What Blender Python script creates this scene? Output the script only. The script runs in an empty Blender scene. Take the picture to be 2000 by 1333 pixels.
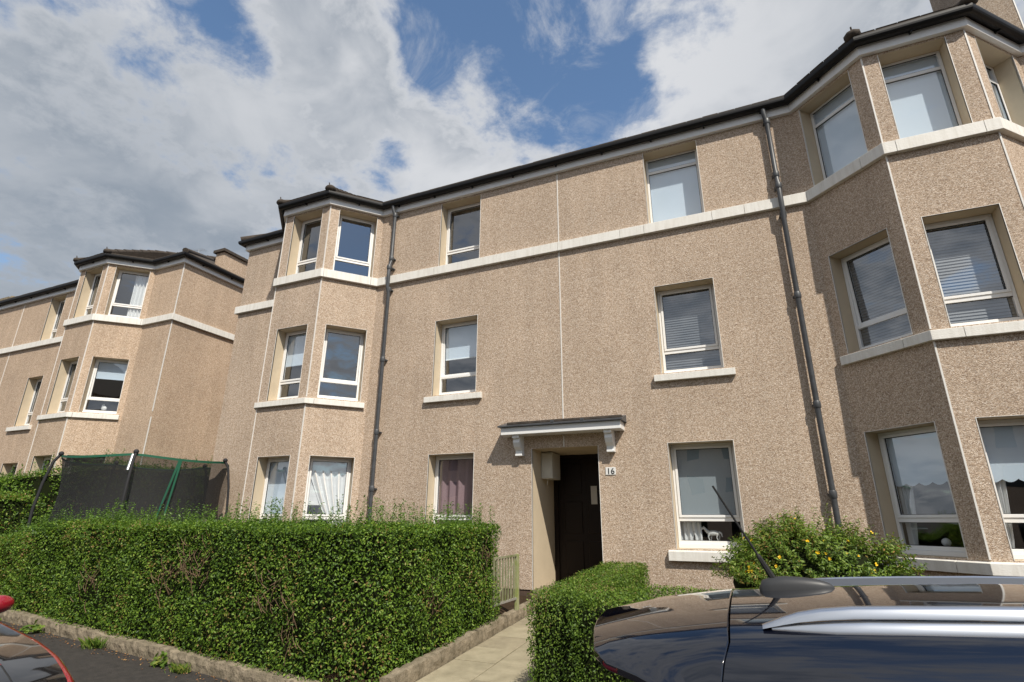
import bpy, bmesh, math, random
import numpy as np
from mathutils import Vector, Matrix
random.seed(7); rng = np.random.default_rng(7)
S = bpy.context.scene
COL = S.collection
H = 1.6            # camera height above the world zero; heights below are written relative to the eye

# ------------------------------------------------------------------ camera
cam_d = bpy.data.cameras.new('camera'); cam = bpy.data.objects.new('camera', cam_d); COL.objects.link(cam)
yaw, pitch, roll = -0.4112, 0.3232, 0.0051
Fv = Vector((math.sin(yaw)*math.cos(pitch), math.cos(yaw)*math.cos(pitch), math.sin(pitch)))
Rv = Vector((math.cos(yaw), -math.sin(yaw), 0)); Uv = Rv.cross(Fv)
R2 = Rv*math.cos(roll) + Uv*math.sin(roll); U2 = Uv*math.cos(roll) - Rv*math.sin(roll)
m = Matrix((R2, U2, -Fv)).transposed().to_4x4(); m.translation = Vector((0, -8.521, H))
cam.matrix_world = m
cam_d.sensor_width = 36; cam_d.lens = 1047.6/2000*36; cam_d.clip_end = 2000; cam_d.clip_start = .05
S.camera = cam

# ------------------------------------------------------------------ light
SUN_TO = Vector((1.03, -1.0, 1.62)).normalized()          # towards the sun
sd = bpy.data.lights.new('sun', 'SUN'); sd.energy = 4.7; sd.angle = math.radians(.55); sd.color = (1, .93, .82)
sun = bpy.data.objects.new('sun', sd); COL.objects.link(sun)
sun.rotation_euler = SUN_TO.to_track_quat('Z', 'Y').to_euler(); sun.location = (10, -20, 30)
S.view_settings.view_transform = 'Standard'; S.view_settings.look = 'None'
S.view_settings.gamma = 1; S.view_settings.exposure = 0.17; S.view_settings.use_curve_mapping = False

W = bpy.data.worlds.new('World'); S.world = W; W.use_nodes = True
nt = W.node_tree; nt.nodes.clear(); N = nt.nodes; L = nt.links
def nd(t, **k):
    n = N.new(t)
    for a, b in k.items(): setattr(n, a, b)
    return n
def mth(op, a, b=None, c=None):
    n = nd('ShaderNodeMath', operation=op)
    for i, v in enumerate((a, b, c)):
        if v is None: continue
        if isinstance(v, (int, float)): n.inputs[i].default_value = v
        else: L.new(v, n.inputs[i])
    return n.outputs[0]
def mix_(f, a, b):
    n = nd('ShaderNodeMix', data_type='RGBA')
    for s, v in ((0, f), (6, a), (7, b)):
        if isinstance(v, (int, float)): n.inputs[s].default_value = v
        elif isinstance(v, tuple): n.inputs[s].default_value = (*v, 1)
        else: L.new(v, n.inputs[s])
    return n.outputs[2]
sky = nd('ShaderNodeTexSky', sky_type='NISHITA'); sky.sun_disc = False
sky.sun_elevation = math.asin(SUN_TO.z); sky.sun_rotation = math.atan2(SUN_TO.x, SUN_TO.y)
sky.altitude = 30; sky.air_density = 1.0; sky.dust_density = .3; sky.ozone_density = 2.0
tc = nd('ShaderNodeTexCoord'); D = tc.outputs['Generated']
sep = nd('ShaderNodeSeparateXYZ'); L.new(D, sep.inputs[0])
zc = mth('MAXIMUM', sep.outputs[2], 0.02); den = mth('ADD', zc, .22)
cx = mth('DIVIDE', sep.outputs[0], den); cy = mth('DIVIDE', sep.outputs[1], den)
cmb = nd('ShaderNodeCombineXYZ'); L.new(cx, cmb.inputs[0]); L.new(cy, cmb.inputs[1])
def noise(scale, det, rough, off=(0, 0, 0), dist=0.0, vec=None):
    mp = nd('ShaderNodeMapping'); L.new(vec or cmb.outputs[0], mp.inputs[0]); mp.inputs['Location'].default_value = off
    n = nd('ShaderNodeTexNoise'); L.new(mp.outputs[0], n.inputs['Vector'])
    n.inputs['Scale'].default_value = scale; n.inputs['Detail'].default_value = det
    n.inputs['Roughness'].default_value = rough; n.inputs['Distortion'].default_value = dist
    return n.outputs[0]
n1 = noise(2.9, 10, .60, (3.1, 1.7, 0), .15); n2 = noise(8.0, 10, .64, (7, 2, 0), .2)
def lobe(d, s, a):
    v = nd('ShaderNodeVectorMath', operation='DISTANCE'); L.new(D, v.inputs[0]); v.inputs[1].default_value = d
    q = mth('POWER', mth('DIVIDE', v.outputs[1], s), 2.0)
    return mth('MULTIPLY', mth('EXPONENT', mth('MULTIPLY', q, -1.0)), a)
# breaks in the cloud
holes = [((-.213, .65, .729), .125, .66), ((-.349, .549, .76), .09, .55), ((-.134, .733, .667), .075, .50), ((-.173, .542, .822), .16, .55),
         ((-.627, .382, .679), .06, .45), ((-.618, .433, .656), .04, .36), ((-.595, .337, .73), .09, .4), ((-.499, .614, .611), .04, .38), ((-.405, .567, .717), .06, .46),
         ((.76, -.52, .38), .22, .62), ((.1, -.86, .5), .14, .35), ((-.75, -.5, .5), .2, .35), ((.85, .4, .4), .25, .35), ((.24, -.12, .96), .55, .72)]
hs = None
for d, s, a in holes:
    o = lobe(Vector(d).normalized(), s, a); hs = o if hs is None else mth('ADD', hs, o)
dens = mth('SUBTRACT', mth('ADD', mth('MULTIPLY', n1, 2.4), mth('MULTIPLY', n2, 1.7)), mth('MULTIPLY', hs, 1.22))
mr = nd('ShaderNodeMapRange', interpolation_type='SMOOTHSTEP'); L.new(dens, mr.inputs[0])
mr.inputs[1].default_value = 1.32; mr.inputs[2].default_value = 1.90
n5 = noise(5.2, 9, .66, (2.2, 5.5, 0), .6)
wi = nd('ShaderNodeMapRange', interpolation_type='SMOOTHSTEP'); L.new(n5, wi.inputs[0]); wi.inputs[1].default_value = .47; wi.inputs[2].default_value = .70; wi.inputs[4].default_value = .62
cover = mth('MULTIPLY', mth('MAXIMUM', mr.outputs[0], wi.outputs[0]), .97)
n3 = noise(1.5, 5, .5, (9.3, 4.2, 0), .2); n4 = noise(4.5, 6, .55, (1.3, 8.2, 0), .4)
mr2 = nd('ShaderNodeMapRange', interpolation_type='SMOOTHSTEP'); L.new(mth('ADD', mth('MULTIPLY', n3, .65), mth('MULTIPLY', n4, .45)), mr2.inputs[0])
mr2.inputs[1].default_value = .43; mr2.inputs[2].default_value = .67
ed = nd('ShaderNodeMapRange', interpolation_type='SMOOTHSTEP'); L.new(dens, ed.inputs[0]); ed.inputs[1].default_value = 1.75; ed.inputs[2].default_value = 2.4; ed.inputs[3].default_value = .85; ed.inputs[4].default_value = 0
ccol = mix_(mth('MAXIMUM', mr2.outputs[0], ed.outputs[0]), (2.7, 3.1, 3.65), (6.5, 6.6, 6.8))
# heavier, greyer cloud to the west, low down
gl = lobe(Vector((-.88, .36, .27)).normalized(), .42, .75); gl2 = lobe(Vector((.25, .78, .6)).normalized(), .2, .35)
ccol = mix_(mth('MINIMUM', mth('ADD', gl, gl2), 1.0), ccol, (2.6, 3.0, 3.5))
skc = nd('ShaderNodeMix', data_type='RGBA', blend_type='MULTIPLY'); skc.inputs[0].default_value = 1
L.new(sky.outputs[0], skc.inputs[6]); skc.inputs[7].default_value = (1.4, 1.5, 1.5, 1)
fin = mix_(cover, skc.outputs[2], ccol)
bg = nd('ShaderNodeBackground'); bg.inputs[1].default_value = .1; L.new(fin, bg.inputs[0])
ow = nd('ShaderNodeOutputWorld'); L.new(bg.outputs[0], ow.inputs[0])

# ------------------------------------------------------------------ materials
def mat(name, col, rough=.7, spec=.4, metal=0., coat=0., var=0., vscale=5., bump=0., bscale=80., col2=None, island=0., trans=0.):
    m = bpy.data.materials.new(name); m.use_nodes = True; t = m.node_tree; b = t.nodes['Principled BSDF']
    b.inputs['Base Color'].default_value = (*col, 1); b.inputs['Roughness'].default_value = rough
    b.inputs['Specular IOR Level'].default_value = spec; b.inputs['Metallic'].default_value = metal
    b.inputs['Coat Weight'].default_value = coat; b.inputs['Coat Roughness'].default_value = .03
    tc = t.nodes.new('ShaderNodeTexCoord')
    if var or col2:
        n = t.nodes.new('ShaderNodeTexNoise'); n.inputs['Scale'].default_value = vscale; n.inputs['Detail'].default_value = 6
        n.inputs['Roughness'].default_value = .65
        t.links.new(tc.outputs['Object'], n.inputs['Vector'])
        r = t.nodes.new('ShaderNodeValToRGB'); r.color_ramp.elements[0].position = .32; r.color_ramp.elements[1].position = .68
        c2 = col2 or tuple(c*(1-var) for c in col)
        r.color_ramp.elements[0].color = (*c2, 1); r.color_ramp.elements[1].color = (*col, 1)
        t.links.new(n.outputs[0], r.inputs[0]); t.links.new(r.outputs[0], b.inputs['Base Color'])
    if bump:
        n = t.nodes.new('ShaderNodeTexNoise'); n.inputs['Scale'].default_value = bscale; n.inputs['Detail'].default_value = 4
        t.links.new(tc.outputs['Object'], n.inputs['Vector'])
        bp = t.nodes.new('ShaderNodeBump'); bp.inputs['Strength'].default_value = bump; bp.inputs['Distance'].default_value = .01
        t.links.new(n.outputs[0], bp.inputs['Height']); t.links.new(bp.outputs[0], b.inputs['Normal'])
    return m

def roughcast_mat(name, tint=(1, 1, 1), dirt=.0):
    m = bpy.data.materials.new(name); m.use_nodes = True; t = m.node_tree; b = t.nodes['Principled BSDF']; l = t.links
    tc = t.nodes.new('ShaderNodeTexCoord'); P = tc.outputs['Object']
    b.inputs['Roughness'].default_value = .85; b.inputs['Specular IOR Level'].default_value = .25
    v = t.nodes.new('ShaderNodeTexVoronoi'); v.inputs['Scale'].default_value = 105; l.new(P, v.inputs['Vector'])
    sp = t.nodes.new('ShaderNodeSeparateColor'); l.new(v.outputs['Color'], sp.inputs[0])
    r = t.nodes.new('ShaderNodeValToRGB'); e = r.color_ramp.elements
    cols = [(0, (.25, .18, .13)), (.16, (.36, .27, .195)), (.36, (.44, .34, .25)), (.56, (.50, .395, .30)), (.78, (.56, .46, .36)), (1., (.70, .62, .53))]
    e[0].position = 0; e[1].position = 1
    for p, c in cols[1:-1]: e.new(p)
    for i, (p, c) in enumerate(cols): e[i].position = p; e[i].color = (*(c[k]*tint[k] for k in range(3)), 1)
    l.new(sp.outputs[0], r.inputs[0])
    # second larger clumping
    n = t.nodes.new('ShaderNodeTexNoise'); n.inputs['Scale'].default_value = 22; n.inputs['Detail'].default_value = 5; n.inputs['Roughness'].default_value = .75; l.new(P, n.inputs['Vector'])
    n2 = t.nodes.new('ShaderNodeTexNoise'); n2.inputs['Scale'].default_value = .8; n2.inputs['Detail'].default_value = 5; l.new(P, n2.inputs['Vector'])
    mp = t.nodes.new('ShaderNodeMapping'); mp.inputs['Scale'].default_value = (3.2, 3.2, .22); l.new(P, mp.inputs[0])
    n3 = t.nodes.new('ShaderNodeTexNoise'); n3.inputs['Scale'].default_value = 1.4; n3.inputs['Detail'].default_value = 4; l.new(mp.outputs[0], n3.inputs['Vector'])
    def mr(s, a, b_, c, d):
        x = t.nodes.new('ShaderNodeMapRange'); l.new(s, x.inputs[0])
        for i, q in enumerate((a, b_, c, d)): x.inputs[i+1].default_value = q
        return x.outputs[0]
    def mul(a, b_):
        x = t.nodes.new('ShaderNodeMath'); x.operation = 'MULTIPLY'; l.new(a, x.inputs[0]); l.new(b_, x.inputs[1]); return x.outputs[0]
    f = mul(mul(mr(n.outputs[0], .3, .7, .88, 1.12), mr(n2.outputs[0], .3, .7, .90-dirt, 1.06)), mr(n3.outputs[0], .3, .7, .92-dirt, 1.04))
    x = t.nodes.new('ShaderNodeVectorMath'); x.operation = 'SCALE'; l.new(r.outputs[0], x.inputs[0]); l.new(f, x.inputs[3])
    l.new(x.outputs[0], b.inputs['Base Color'])
    bp = t.nodes.new('ShaderNodeBump'); bp.inputs['Strength'].default_value = .7; bp.inputs['Distance'].default_value = .006; bp.invert = True
    l.new(v.outputs['Distance'], bp.inputs['Height'])
    bp2 = t.nodes.new('ShaderNodeBump'); bp2.inputs['Strength'].default_value = .6; bp2.inputs['Distance'].default_value = .012
    l.new(n.outputs[0], bp2.inputs['Height']); l.new(bp.outputs[0], bp2.inputs['Normal'])
    l.new(bp2.outputs[0], b.inputs['Normal'])
    return m

def leaf_mat(name, ramp, rough=.42, spec=.45, trans=.18):
    m = bpy.data.materials.new(name); m.use_nodes = True; t = m.node_tree; b = t.nodes['Principled BSDF']; l = t.links
    g = t.nodes.new('ShaderNodeNewGeometry'); r = t.nodes.new('ShaderNodeValToRGB'); e = r.color_ramp.elements
    while len(e) < len(ramp): e.new(.5)
    for i, (p, c) in enumerate(ramp): e[i].position = p; e[i].color = (*c, 1)
    tc = t.nodes.new('ShaderNodeTexCoord'); n = t.nodes.new('ShaderNodeTexNoise'); n.inputs['Scale'].default_value = 1.7; n.inputs['Detail'].default_value = 4
    l.new(tc.outputs['Object'], n.inputs['Vector'])
    a = t.nodes.new('ShaderNodeMath'); a.operation = 'MULTIPLY_ADD'; l.new(n.outputs[0], a.inputs[0]); a.inputs[1].default_value = .9; a.inputs[2].default_value = -.45
    c = t.nodes.new('ShaderNodeMath'); c.operation = 'ADD'; c.use_clamp = True; l.new(a.outputs[0], c.inputs[0]); l.new(g.outputs['Random Per Island'], c.inputs[1])
    l.new(c.outputs[0], r.inputs[0]); l.new(r.outputs[0], b.inputs['Base Color'])
    b.inputs['Roughness'].default_value = rough; b.inputs['Specular IOR Level'].default_value = spec
    tr = t.nodes.new('ShaderNodeBsdfTranslucent'); sc = t.nodes.new('ShaderNodeVectorMath'); sc.operation = 'MULTIPLY'
    l.new(r.outputs[0], sc.inputs[0]); sc.inputs[1].default_value = (1.5, 1.7, .6); l.new(sc.outputs[0], tr.inputs[0])
    mx = t.nodes.new('ShaderNodeMixShader'); mx.inputs[0].default_value = trans
    l.new(b.outputs[0], mx.inputs[1]); l.new(tr.outputs[0], mx.inputs[2]); l.new(mx.outputs[0], t.nodes['Material Output'].inputs[0])
    return m

def glass_mat(name, boost=1.5, tint=(.90, .93, .96)):
    m = bpy.data.materials.new(name); m.use_nodes = True; t = m.node_tree; t.nodes.remove(t.nodes['Principled BSDF']); l = t.links
    tr = t.nodes.new('ShaderNodeBsdfTransparent'); tr.inputs[0].default_value = (*tint, 1)
    gl = t.nodes.new('ShaderNodeBsdfGlossy'); gl.inputs['Roughness'].default_value = .005; gl.inputs[0].default_value = (.95, .97, 1, 1)
    ge = t.nodes.new('ShaderNodeNewGeometry'); dt = t.nodes.new('ShaderNodeVectorMath'); dt.operation = 'DOT_PRODUCT'
    l.new(ge.outputs['Normal'], dt.inputs[0]); l.new(ge.outputs['Incoming'], dt.inputs[1])
    def mm(op, a, b):
        x = t.nodes.new('ShaderNodeMath'); x.operation = op
        for i, v in enumerate((a, b)):
            if isinstance(v, (int, float)): x.inputs[i].default_value = v
            else: l.new(v, x.inputs[i])
        return x.outputs[0]
    c1 = mm('SUBTRACT', 1.0, mm('ABSOLUTE', dt.outputs['Value'], 0)); sch = mm('ADD', mm('MULTIPLY', mm('POWER', c1, 5.0), .9), .042*boost)
    mu = t.nodes.new('ShaderNodeMath'); mu.operation = 'MINIMUM'; l.new(sch, mu.inputs[0]); mu.inputs[1].default_value = 1.0
    tc = t.nodes.new('ShaderNodeTexCoord'); n = t.nodes.new('ShaderNodeTexNoise'); n.inputs['Scale'].default_value = 1.6; n.inputs['Detail'].default_value = 1
    l.new(tc.outputs['Object'], n.inputs['Vector'])
    bp = t.nodes.new('ShaderNodeBump'); bp.inputs['Strength'].default_value = .12; bp.inputs['Distance'].default_value = .02
    l.new(n.outputs[0], bp.inputs['Height']); l.new(bp.outputs[0], gl.inputs['Normal'])
    mx = t.nodes.new('ShaderNodeMixShader'); l.new(mu.outputs[0], mx.inputs[0]); l.new(tr.outputs[0], mx.inputs[1]); l.new(gl.outputs[0], mx.inputs[2])
    l.new(mx.outputs[0], t.nodes['Material Output'].inputs[0]); return m

M = {}
M['roughcast'] = roughcast_mat('roughcast', (1.01, .99, .98))
M['roughcast_far'] = roughcast_mat('roughcast_far', (1.03, .975, .925))
M['roughcast_stack'] = roughcast_mat('roughcast_stack', (.85, .85, .85), .1)
M['reveal'] = mat('painted_reveal', (.60, .50, .36), .6, var=.1, vscale=3)
M['bead'] = mat('white_bead', (.72, .70, .66), .5)
M['band'] = mat('painted_stone', (.76, .74, .69), .6, col2=(.62, .59, .53), vscale=6, bump=.25, bscale=60)
_t = M['band'].node_tree; _n = [q for q in _t.nodes if q.type == 'TEX_NOISE'][0]; _m = _t.nodes.new('ShaderNodeMapping'); _m.inputs['Scale'].default_value = (3.2, 3.2, .35)
_t.links.new([q for q in _t.nodes if q.type == 'TEX_COORD'][0].outputs['Object'], _m.inputs[0]); _t.links.new(_m.outputs[0], _n.inputs['Vector'])
[q for q in _t.nodes if q.type == 'VALTORGB'][0].color_ramp.elements[0].position = .22; [q for q in _t.nodes if q.type == 'VALTORGB'][0].color_ramp.elements[1].position = .58
M['upvc'] = mat('white_upvc', (.80, .80, .79), .3, .5)
M['gasket'] = mat('gasket', (.02, .02, .02), .6)
M['glass'] = glass_mat('window_glass', 4.8)
M['fascia'] = mat('white_fascia', (.78, .78, .77), .35)
M['gutter'] = mat('black_gutter', (.007, .007, .008), .5, .3, var=.3)
M['pipe'] = mat('grey_iron_pipe', (.075, .08, .088), .45, .5, col2=(.045, .047, .05), vscale=8)
M['slate'] = mat('roof_tile', (.09, .072, .058), .85, .2, col2=(.045, .038, .032), vscale=9, bump=.5, bscale=40)
M['blind'] = mat('roller_blind', (.68, .77, .84), .8, .1)
M['blind_grey'] = mat('grey_roller_blind', (.36, .41, .43), .8, .1)
M['slat'] = mat('blind_slat', (.17, .18, .19), .5)
M['net'] = mat('white_curtain', (.80, .80, .78), .8, .1)
M['pink'] = mat('pink_curtain', (.36, .25, .26), .85, .1)
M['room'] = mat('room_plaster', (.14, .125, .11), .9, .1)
M['plinth'] = mat('brown_plinth', (.10, .065, .045), .8, col2=(.06, .04, .03), vscale=6)
M['door'] = mat('dark_door', (.012, .007, .005), .45, .2)
M['white'] = mat('white_gloss', (.75, .75, .73), .3)
M['meter'] = mat('meter_box_cream', (.60, .57, .50), .45, var=.12, vscale=4)
M['black'] = mat('black_paint', (.01, .01, .01), .4)
M['paper'] = mat('paper_notice', (.5, .48, .44), .8)
M['asphalt'] = mat('asphalt', (.060, .053, .047), .9, .25, col2=(.036, .033, .030), vscale=14, bump=.9, bscale=180)
M['road'] = mat('road_asphalt', (.055, .053, .052), .9, .25, col2=(.04, .039, .038), vscale=9, bump=.8, bscale=160)
M['soil'] = mat('soil', (.055, .036, .022), .95, .1, col2=(.03, .02, .012), vscale=12, bump=.8, bscale=50)
M['concrete'] = mat('rough_concrete', (.30, .25, .18), .9, .2, col2=(.13, .11, .075), vscale=11, bump=1., bscale=45)
M['slab'] = mat('paving_slab', (.38, .335, .235), .85, .2, col2=(.25, .22, .15), vscale=4, bump=.4, bscale=120)
M['slab2'] = mat('paving_slab_b', (.34, .295, .205), .85, .2, col2=(.23, .20, .14), vscale=5, bump=.4, bscale=120)
M['kerb'] = mat('kerb_stone', (.24, .23, .21), .85, .2, var=.3, vscale=6, bump=.4, bscale=90)
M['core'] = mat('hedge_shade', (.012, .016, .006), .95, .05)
M['twig'] = mat('twig', (.16, .105, .065), .8, .2)
M['privet'] = leaf_mat('privet_leaf', [(0, (.038, .082, .011)), (.35, (.080, .155, .017)), (.7, (.145, .245, .025)), (.93, (.22, .32, .04)), (1, (.25, .16, .06))], .5, .35, .26)
M['privet_clipped'] = leaf_mat('clipped_privet_leaf', [(0, (.042, .082, .012)), (.4, (.085, .150, .018)), (.8, (.145, .23, .028)), (.96, (.19, .25, .04)), (1, (.26, .2, .08))], .5, .3)
M['sprig'] = leaf_mat('young_leaf', [(0, (.05, .10, .015)), (.5, (.095, .18, .024)), (1, (.15, .25, .04))], .4, .4, .3)
M['hyper'] = leaf_mat('hypericum_leaf', [(0, (.06, .11, .016)), (.5, (.125, .205, .024)), (.85, (.20, .28, .04)), (1, (.26, .14, .045))], .5, .35)
M['petal'] = mat('yellow_petal', (.85, .58, .02), .5)
M['weed'] = leaf_mat('weed_leaf', [(0, (.07, .13, .02)), (.6, (.14, .22, .035)), (1, (.25, .26, .06))], .5, .3, .25)
M['litter'] = leaf_mat('leaf_litter', [(0, (.12, .055, .025)), (.5, (.25, .12, .05)), (1, (.38, .25, .10))], .8, .2, .05)
M['car'] = mat('dark_car_paint', (.003, .004, .009), .05, .5, coat=1.0)
M['carred'] = mat('red_car_paint', (.27, .008, .02), .2, .5, coat=1.0)
M['carblack'] = mat('gloss_black_panel', (.012, .011, .011), .06, .5, coat=1.0)
M['carglass'] = mat('car_glass', (.006, .008, .009), .03, .5)
M['alu'] = mat('brushed_aluminium', (.62, .64, .67), .28, .5, metal=1.0)
M['rubber'] = mat('black_rubber', (.012, .012, .012), .7)
M['podplast'] = mat('grey_plastic', (.035, .036, .038), .45, .4)
M['orange'] = mat('orange_lens', (.75, .16, .01), .15, .5, coat=1)
M['redlens'] = mat('red_lens', (.45, .01, .01), .12, .5, coat=1)
M['green'] = mat('green_webbing', (.012, .10, .055), .7)
M['foam'] = mat('black_foam', (.022, .022, .024), .75)
M['steel'] = mat('galvanised_steel', (.55, .56, .57), .4, metal=.8)
M['gate'] = mat('weathered_gate_paint', (.30, .29, .20), .6, col2=(.13, .15, .05), vscale=7)
M['gatepost'] = mat('mossy_post', (.20, .24, .06), .8, col2=(.32, .31, .2), vscale=9)
M['porcelain'] = mat('white_porcelain', (.8, .79, .75), .25)

def net_mat():
    m = bpy.data.materials.new('safety_net'); m.use_nodes = True; t = m.node_tree; b = t.nodes['Principled BSDF']; l = t.links
    b.inputs['Base Color'].default_value = (.012, .012, .013, 1); b.inputs['Roughness'].default_value = .8
    tr = t.nodes.new('ShaderNodeBsdfTransparent'); mx = t.nodes.new('ShaderNodeMixShader'); mx.inputs[0].default_value = .70
    l.new(tr.outputs[0], mx.inputs[1]); l.new(b.outputs[0], mx.inputs[2]); l.new(mx.outputs[0], t.nodes['Material Output'].inputs[0]); return m
M['safenet'] = net_mat()

# ------------------------------------------------------------------ helpers
class MB:
    def __init__(s): s.v = []; s.f = []; s.sm = False
    def add(s, vs, fs):
        b = len(s.v); s.v += [tuple(p) for p in vs]; s.f += [tuple(b+i for i in f) for f in fs]; return s
    def quad(s, a, b, c, d): return s.add((a, b, c, d), ((0, 1, 2, 3),))
    def box(s, x0, x1, y0, y1, z0, z1):
        return s.add([(x0, y0, z0), (x1, y0, z0), (x1, y1, z0), (x0, y1, z0), (x0, y0, z1), (x1, y0, z1), (x1, y1, z1), (x0, y1, z1)],
                     [(0, 3, 2, 1), (4, 5, 6, 7), (0, 1, 5, 4), (1, 2, 6, 5), (2, 3, 7, 6), (3, 0, 4, 7)])
    def frame_box(s, o, ex, ey, ez):      # oriented box from corner o with edge vectors
        o, ex, ey, ez = map(Vector, (o, ex, ey, ez))
        return s.add([o, o+ex, o+ex+ey, o+ey, o+ez, o+ex+ez, o+ex+ey+ez, o+ey+ez],
                     [(0, 3, 2, 1), (4, 5, 6, 7), (0, 1, 5, 4), (1, 2, 6, 5), (2, 3, 7, 6), (3, 0, 4, 7)])
    def tube(s, pts, r, n=8, cap=True):
        pts = [Vector(p) for p in pts]; rs = r if isinstance(r, (list, tuple)) else [r]*len(pts)
        rings = []; up = Vector((0, 0, 1)); prev = None
        for i, p in enumerate(pts):
            t = (pts[min(i+1, len(pts)-1)] - pts[max(i-1, 0)]).normalized()
            if prev is None:
                a = t.cross(up); a = a if a.length > .1 else t.cross(Vector((1, 0, 0)))
            else: a = prev - t*prev.dot(t)
            a.normalize(); prev = a; b = t.cross(a)
            rings.append([p + a*rs[i]*math.cos(k*2*math.pi/n) + b*rs[i]*math.sin(k*2*math.pi/n) for k in range(n)])
        vs = [v for rg in rings for v in rg]; fs = []
        for i in range(len(rings)-1):
            for k in range(n): fs.append((i*n+k, i*n+(k+1) % n, (i+1)*n+(k+1) % n, (i+1)*n+k))
        if cap: fs += [tuple(range(n-1, -1, -1)), tuple((len(rings)-1)*n+k for k in range(n))]
        return s.add(vs, fs)
    def ball(s, c, r, n=10, m=7):
        rx, ry, rz = r if isinstance(r, tuple) else (r, r, r); vs = [(c[0], c[1], c[2]-rz)]; fs = []
        for j in range(1, m):
            a = -math.pi/2 + math.pi*j/m
            for k in range(n): vs.append((c[0]+rx*math.cos(a)*math.cos(k*2*math.pi/n), c[1]+ry*math.cos(a)*math.sin(k*2*math.pi/n), c[2]+rz*math.sin(a)))
        vs.append((c[0], c[1], c[2]+rz)); top = len(vs)-1
        for k in range(n):
            fs.append((0, 1+(k+1) % n, 1+k)); fs.append((top, 1+(m-2)*n+k, 1+(m-2)*n+(k+1) % n))
            for j in range(m-2): a = 1+j*n; fs.append((a+k, a+(k+1) % n, a+n+(k+1) % n, a+n+k))
        return s.add(vs, fs)
    def build(s, name, material, parent=None, smooth=False, bevel=0., subsurf=0, lift=True):
        me = bpy.data.meshes.new(name)
        vs = [(a, b, c+H) for a, b, c in s.v] if lift else s.v
        me.from_pydata(vs, [], s.f); me.materials.append(M[material]); me.update()
        if smooth: me.polygons.foreach_set('use_smooth', [True]*len(me.polygons)); me.set_sharp_from_angle(angle=math.radians(46))
        o = bpy.data.objects.new(name, me); COL.objects.link(o)
        if parent is not None: o.parent = parent
        if bevel:
            b = o.modifiers.new('bevel', 'BEVEL'); b.width = bevel; b.segments = 2; b.limit_method = 'ANGLE'
        if subsurf:
            b = o.modifiers.new('sub', 'SUBSURF'); b.levels = subsurf; b.render_levels = subsurf
        return o
def tag(o, label=None, cat=None, group=None, kind=None):
    if label: o['label'] = label
    if cat: o['category'] = cat
    if group: o['group'] = group
    if kind: o['kind'] = kind
    return o
def thing(name, label, cat, group=None):
    o = bpy.data.objects.new(name, None); COL.objects.link(o); o.empty_display_size = .2
    return tag(o, label, cat, group)
def move_root(root, x, y, z):        # put the Empty at the thing's base, children stay where they are
    p = Vector((x, y, z+H)); root.location = p
    for c in root.children: c.location = c.location - p

def poly_miter(P):
    P = [Vector((p[0], p[1])) for p in P]; n = []
    for i in range(len(P)-1):
        d = (P[i+1]-P[i]).normalized(); n.append(Vector((d.y, -d.x)))
    out = []
    for i in range(len(P)):
        if i == 0: out.append(n[0])
        elif i == len(P)-1: out.append(n[-1])
        else:
            b = (n[i-1]+n[i]).normalized(); out.append(b / b.dot(n[i]))
    return P, n, out
def sweep(mb, P, prof, s0=None, s1=None, closed=True):
    """sweep profile [(out, z)] along polyline P between (segment, metres) marks"""
    P, n, mi = poly_miter(P); st = []
    seg0, u0 = s0 if s0 else (0, 0.); seg1, u1 = s1 if s1 else (len(P)-2, (P[-1]-P[-2]).length)
    def at(seg, u):
        Ls = (P[seg+1]-P[seg]).length
        if u < 1e-4: return P[seg], mi[seg]
        if u > Ls-1e-4: return P[seg+1], mi[seg+1]
        return P[seg]+(P[seg+1]-P[seg])*(u/Ls), n[seg]
    st.append(at(seg0, u0))
    for k in range(seg0+1, seg1+1): st.append((P[k], mi[k]))
    if not (u1 < 1e-4): st.append(at(seg1, u1))
    k = len(prof); vs = [(p.x+m_.x*o, p.y+m_.y*o, z) for p, m_ in st for o, z in prof]; fs = []
    for i in range(len(st)-1):
        for j in range(k if closed else k-1): fs.append((i*k+j, (i+1)*k+j, (i+1)*k+(j+1) % k, i*k+(j+1) % k))
    if closed: fs += [tuple(range(k)), tuple((len(st)-1)*k+j for j in range(k-1, -1, -1))]
    return mb.add(vs, fs)

def wall_cells(mb, o, u, length, z0, z1, ops):
    """flat wall face with rectangular openings (u0,u1,z0,z1)"""
    us = sorted({0., length, *[q for a in ops for q in a[:2]]}); zs = sorted({z0, z1, *[q for a in ops for q in a[2:4]]})
    for i in range(len(us)-1):
        for j in range(len(zs)-1):
            cu, cz = (us[i]+us[i+1])/2, (zs[j]+zs[j+1])/2
            if any(a[0] < cu < a[1] and a[2] < cz < a[3] for a in ops): continue
            p = lambda uu, zz: (o[0]+u[0]*uu, o[1]+u[1]*uu, zz)
            mb.quad(p(us[i], zs[j]), p(us[i+1], zs[j]), p(us[i+1], zs[j+1]), p(us[i], zs[j+1]))

DEP = .235     # depth of the window reveals
class Facet:
    def __init__(s, a, b):
        s.o = Vector(a); d = Vector(b)-s.o; s.len = d.length; s.u = d.normalized(); s.n = Vector((s.u.y, -s.u.x))
    def p(s, u, d, z):     # d = depth inwards
        q = s.o+s.u*u-s.n*d; return Vector((q.x, q.y, z))
    def box(s, mb, u0, u1, d0, d1, z0, z1):
        o = s.p(u0, d0, z0); return mb.frame_box(o, s.p(u1, d0, z0)-o, s.p(u0, d1, z0)-o, Vector((0, 0, z1-z0)))

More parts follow.
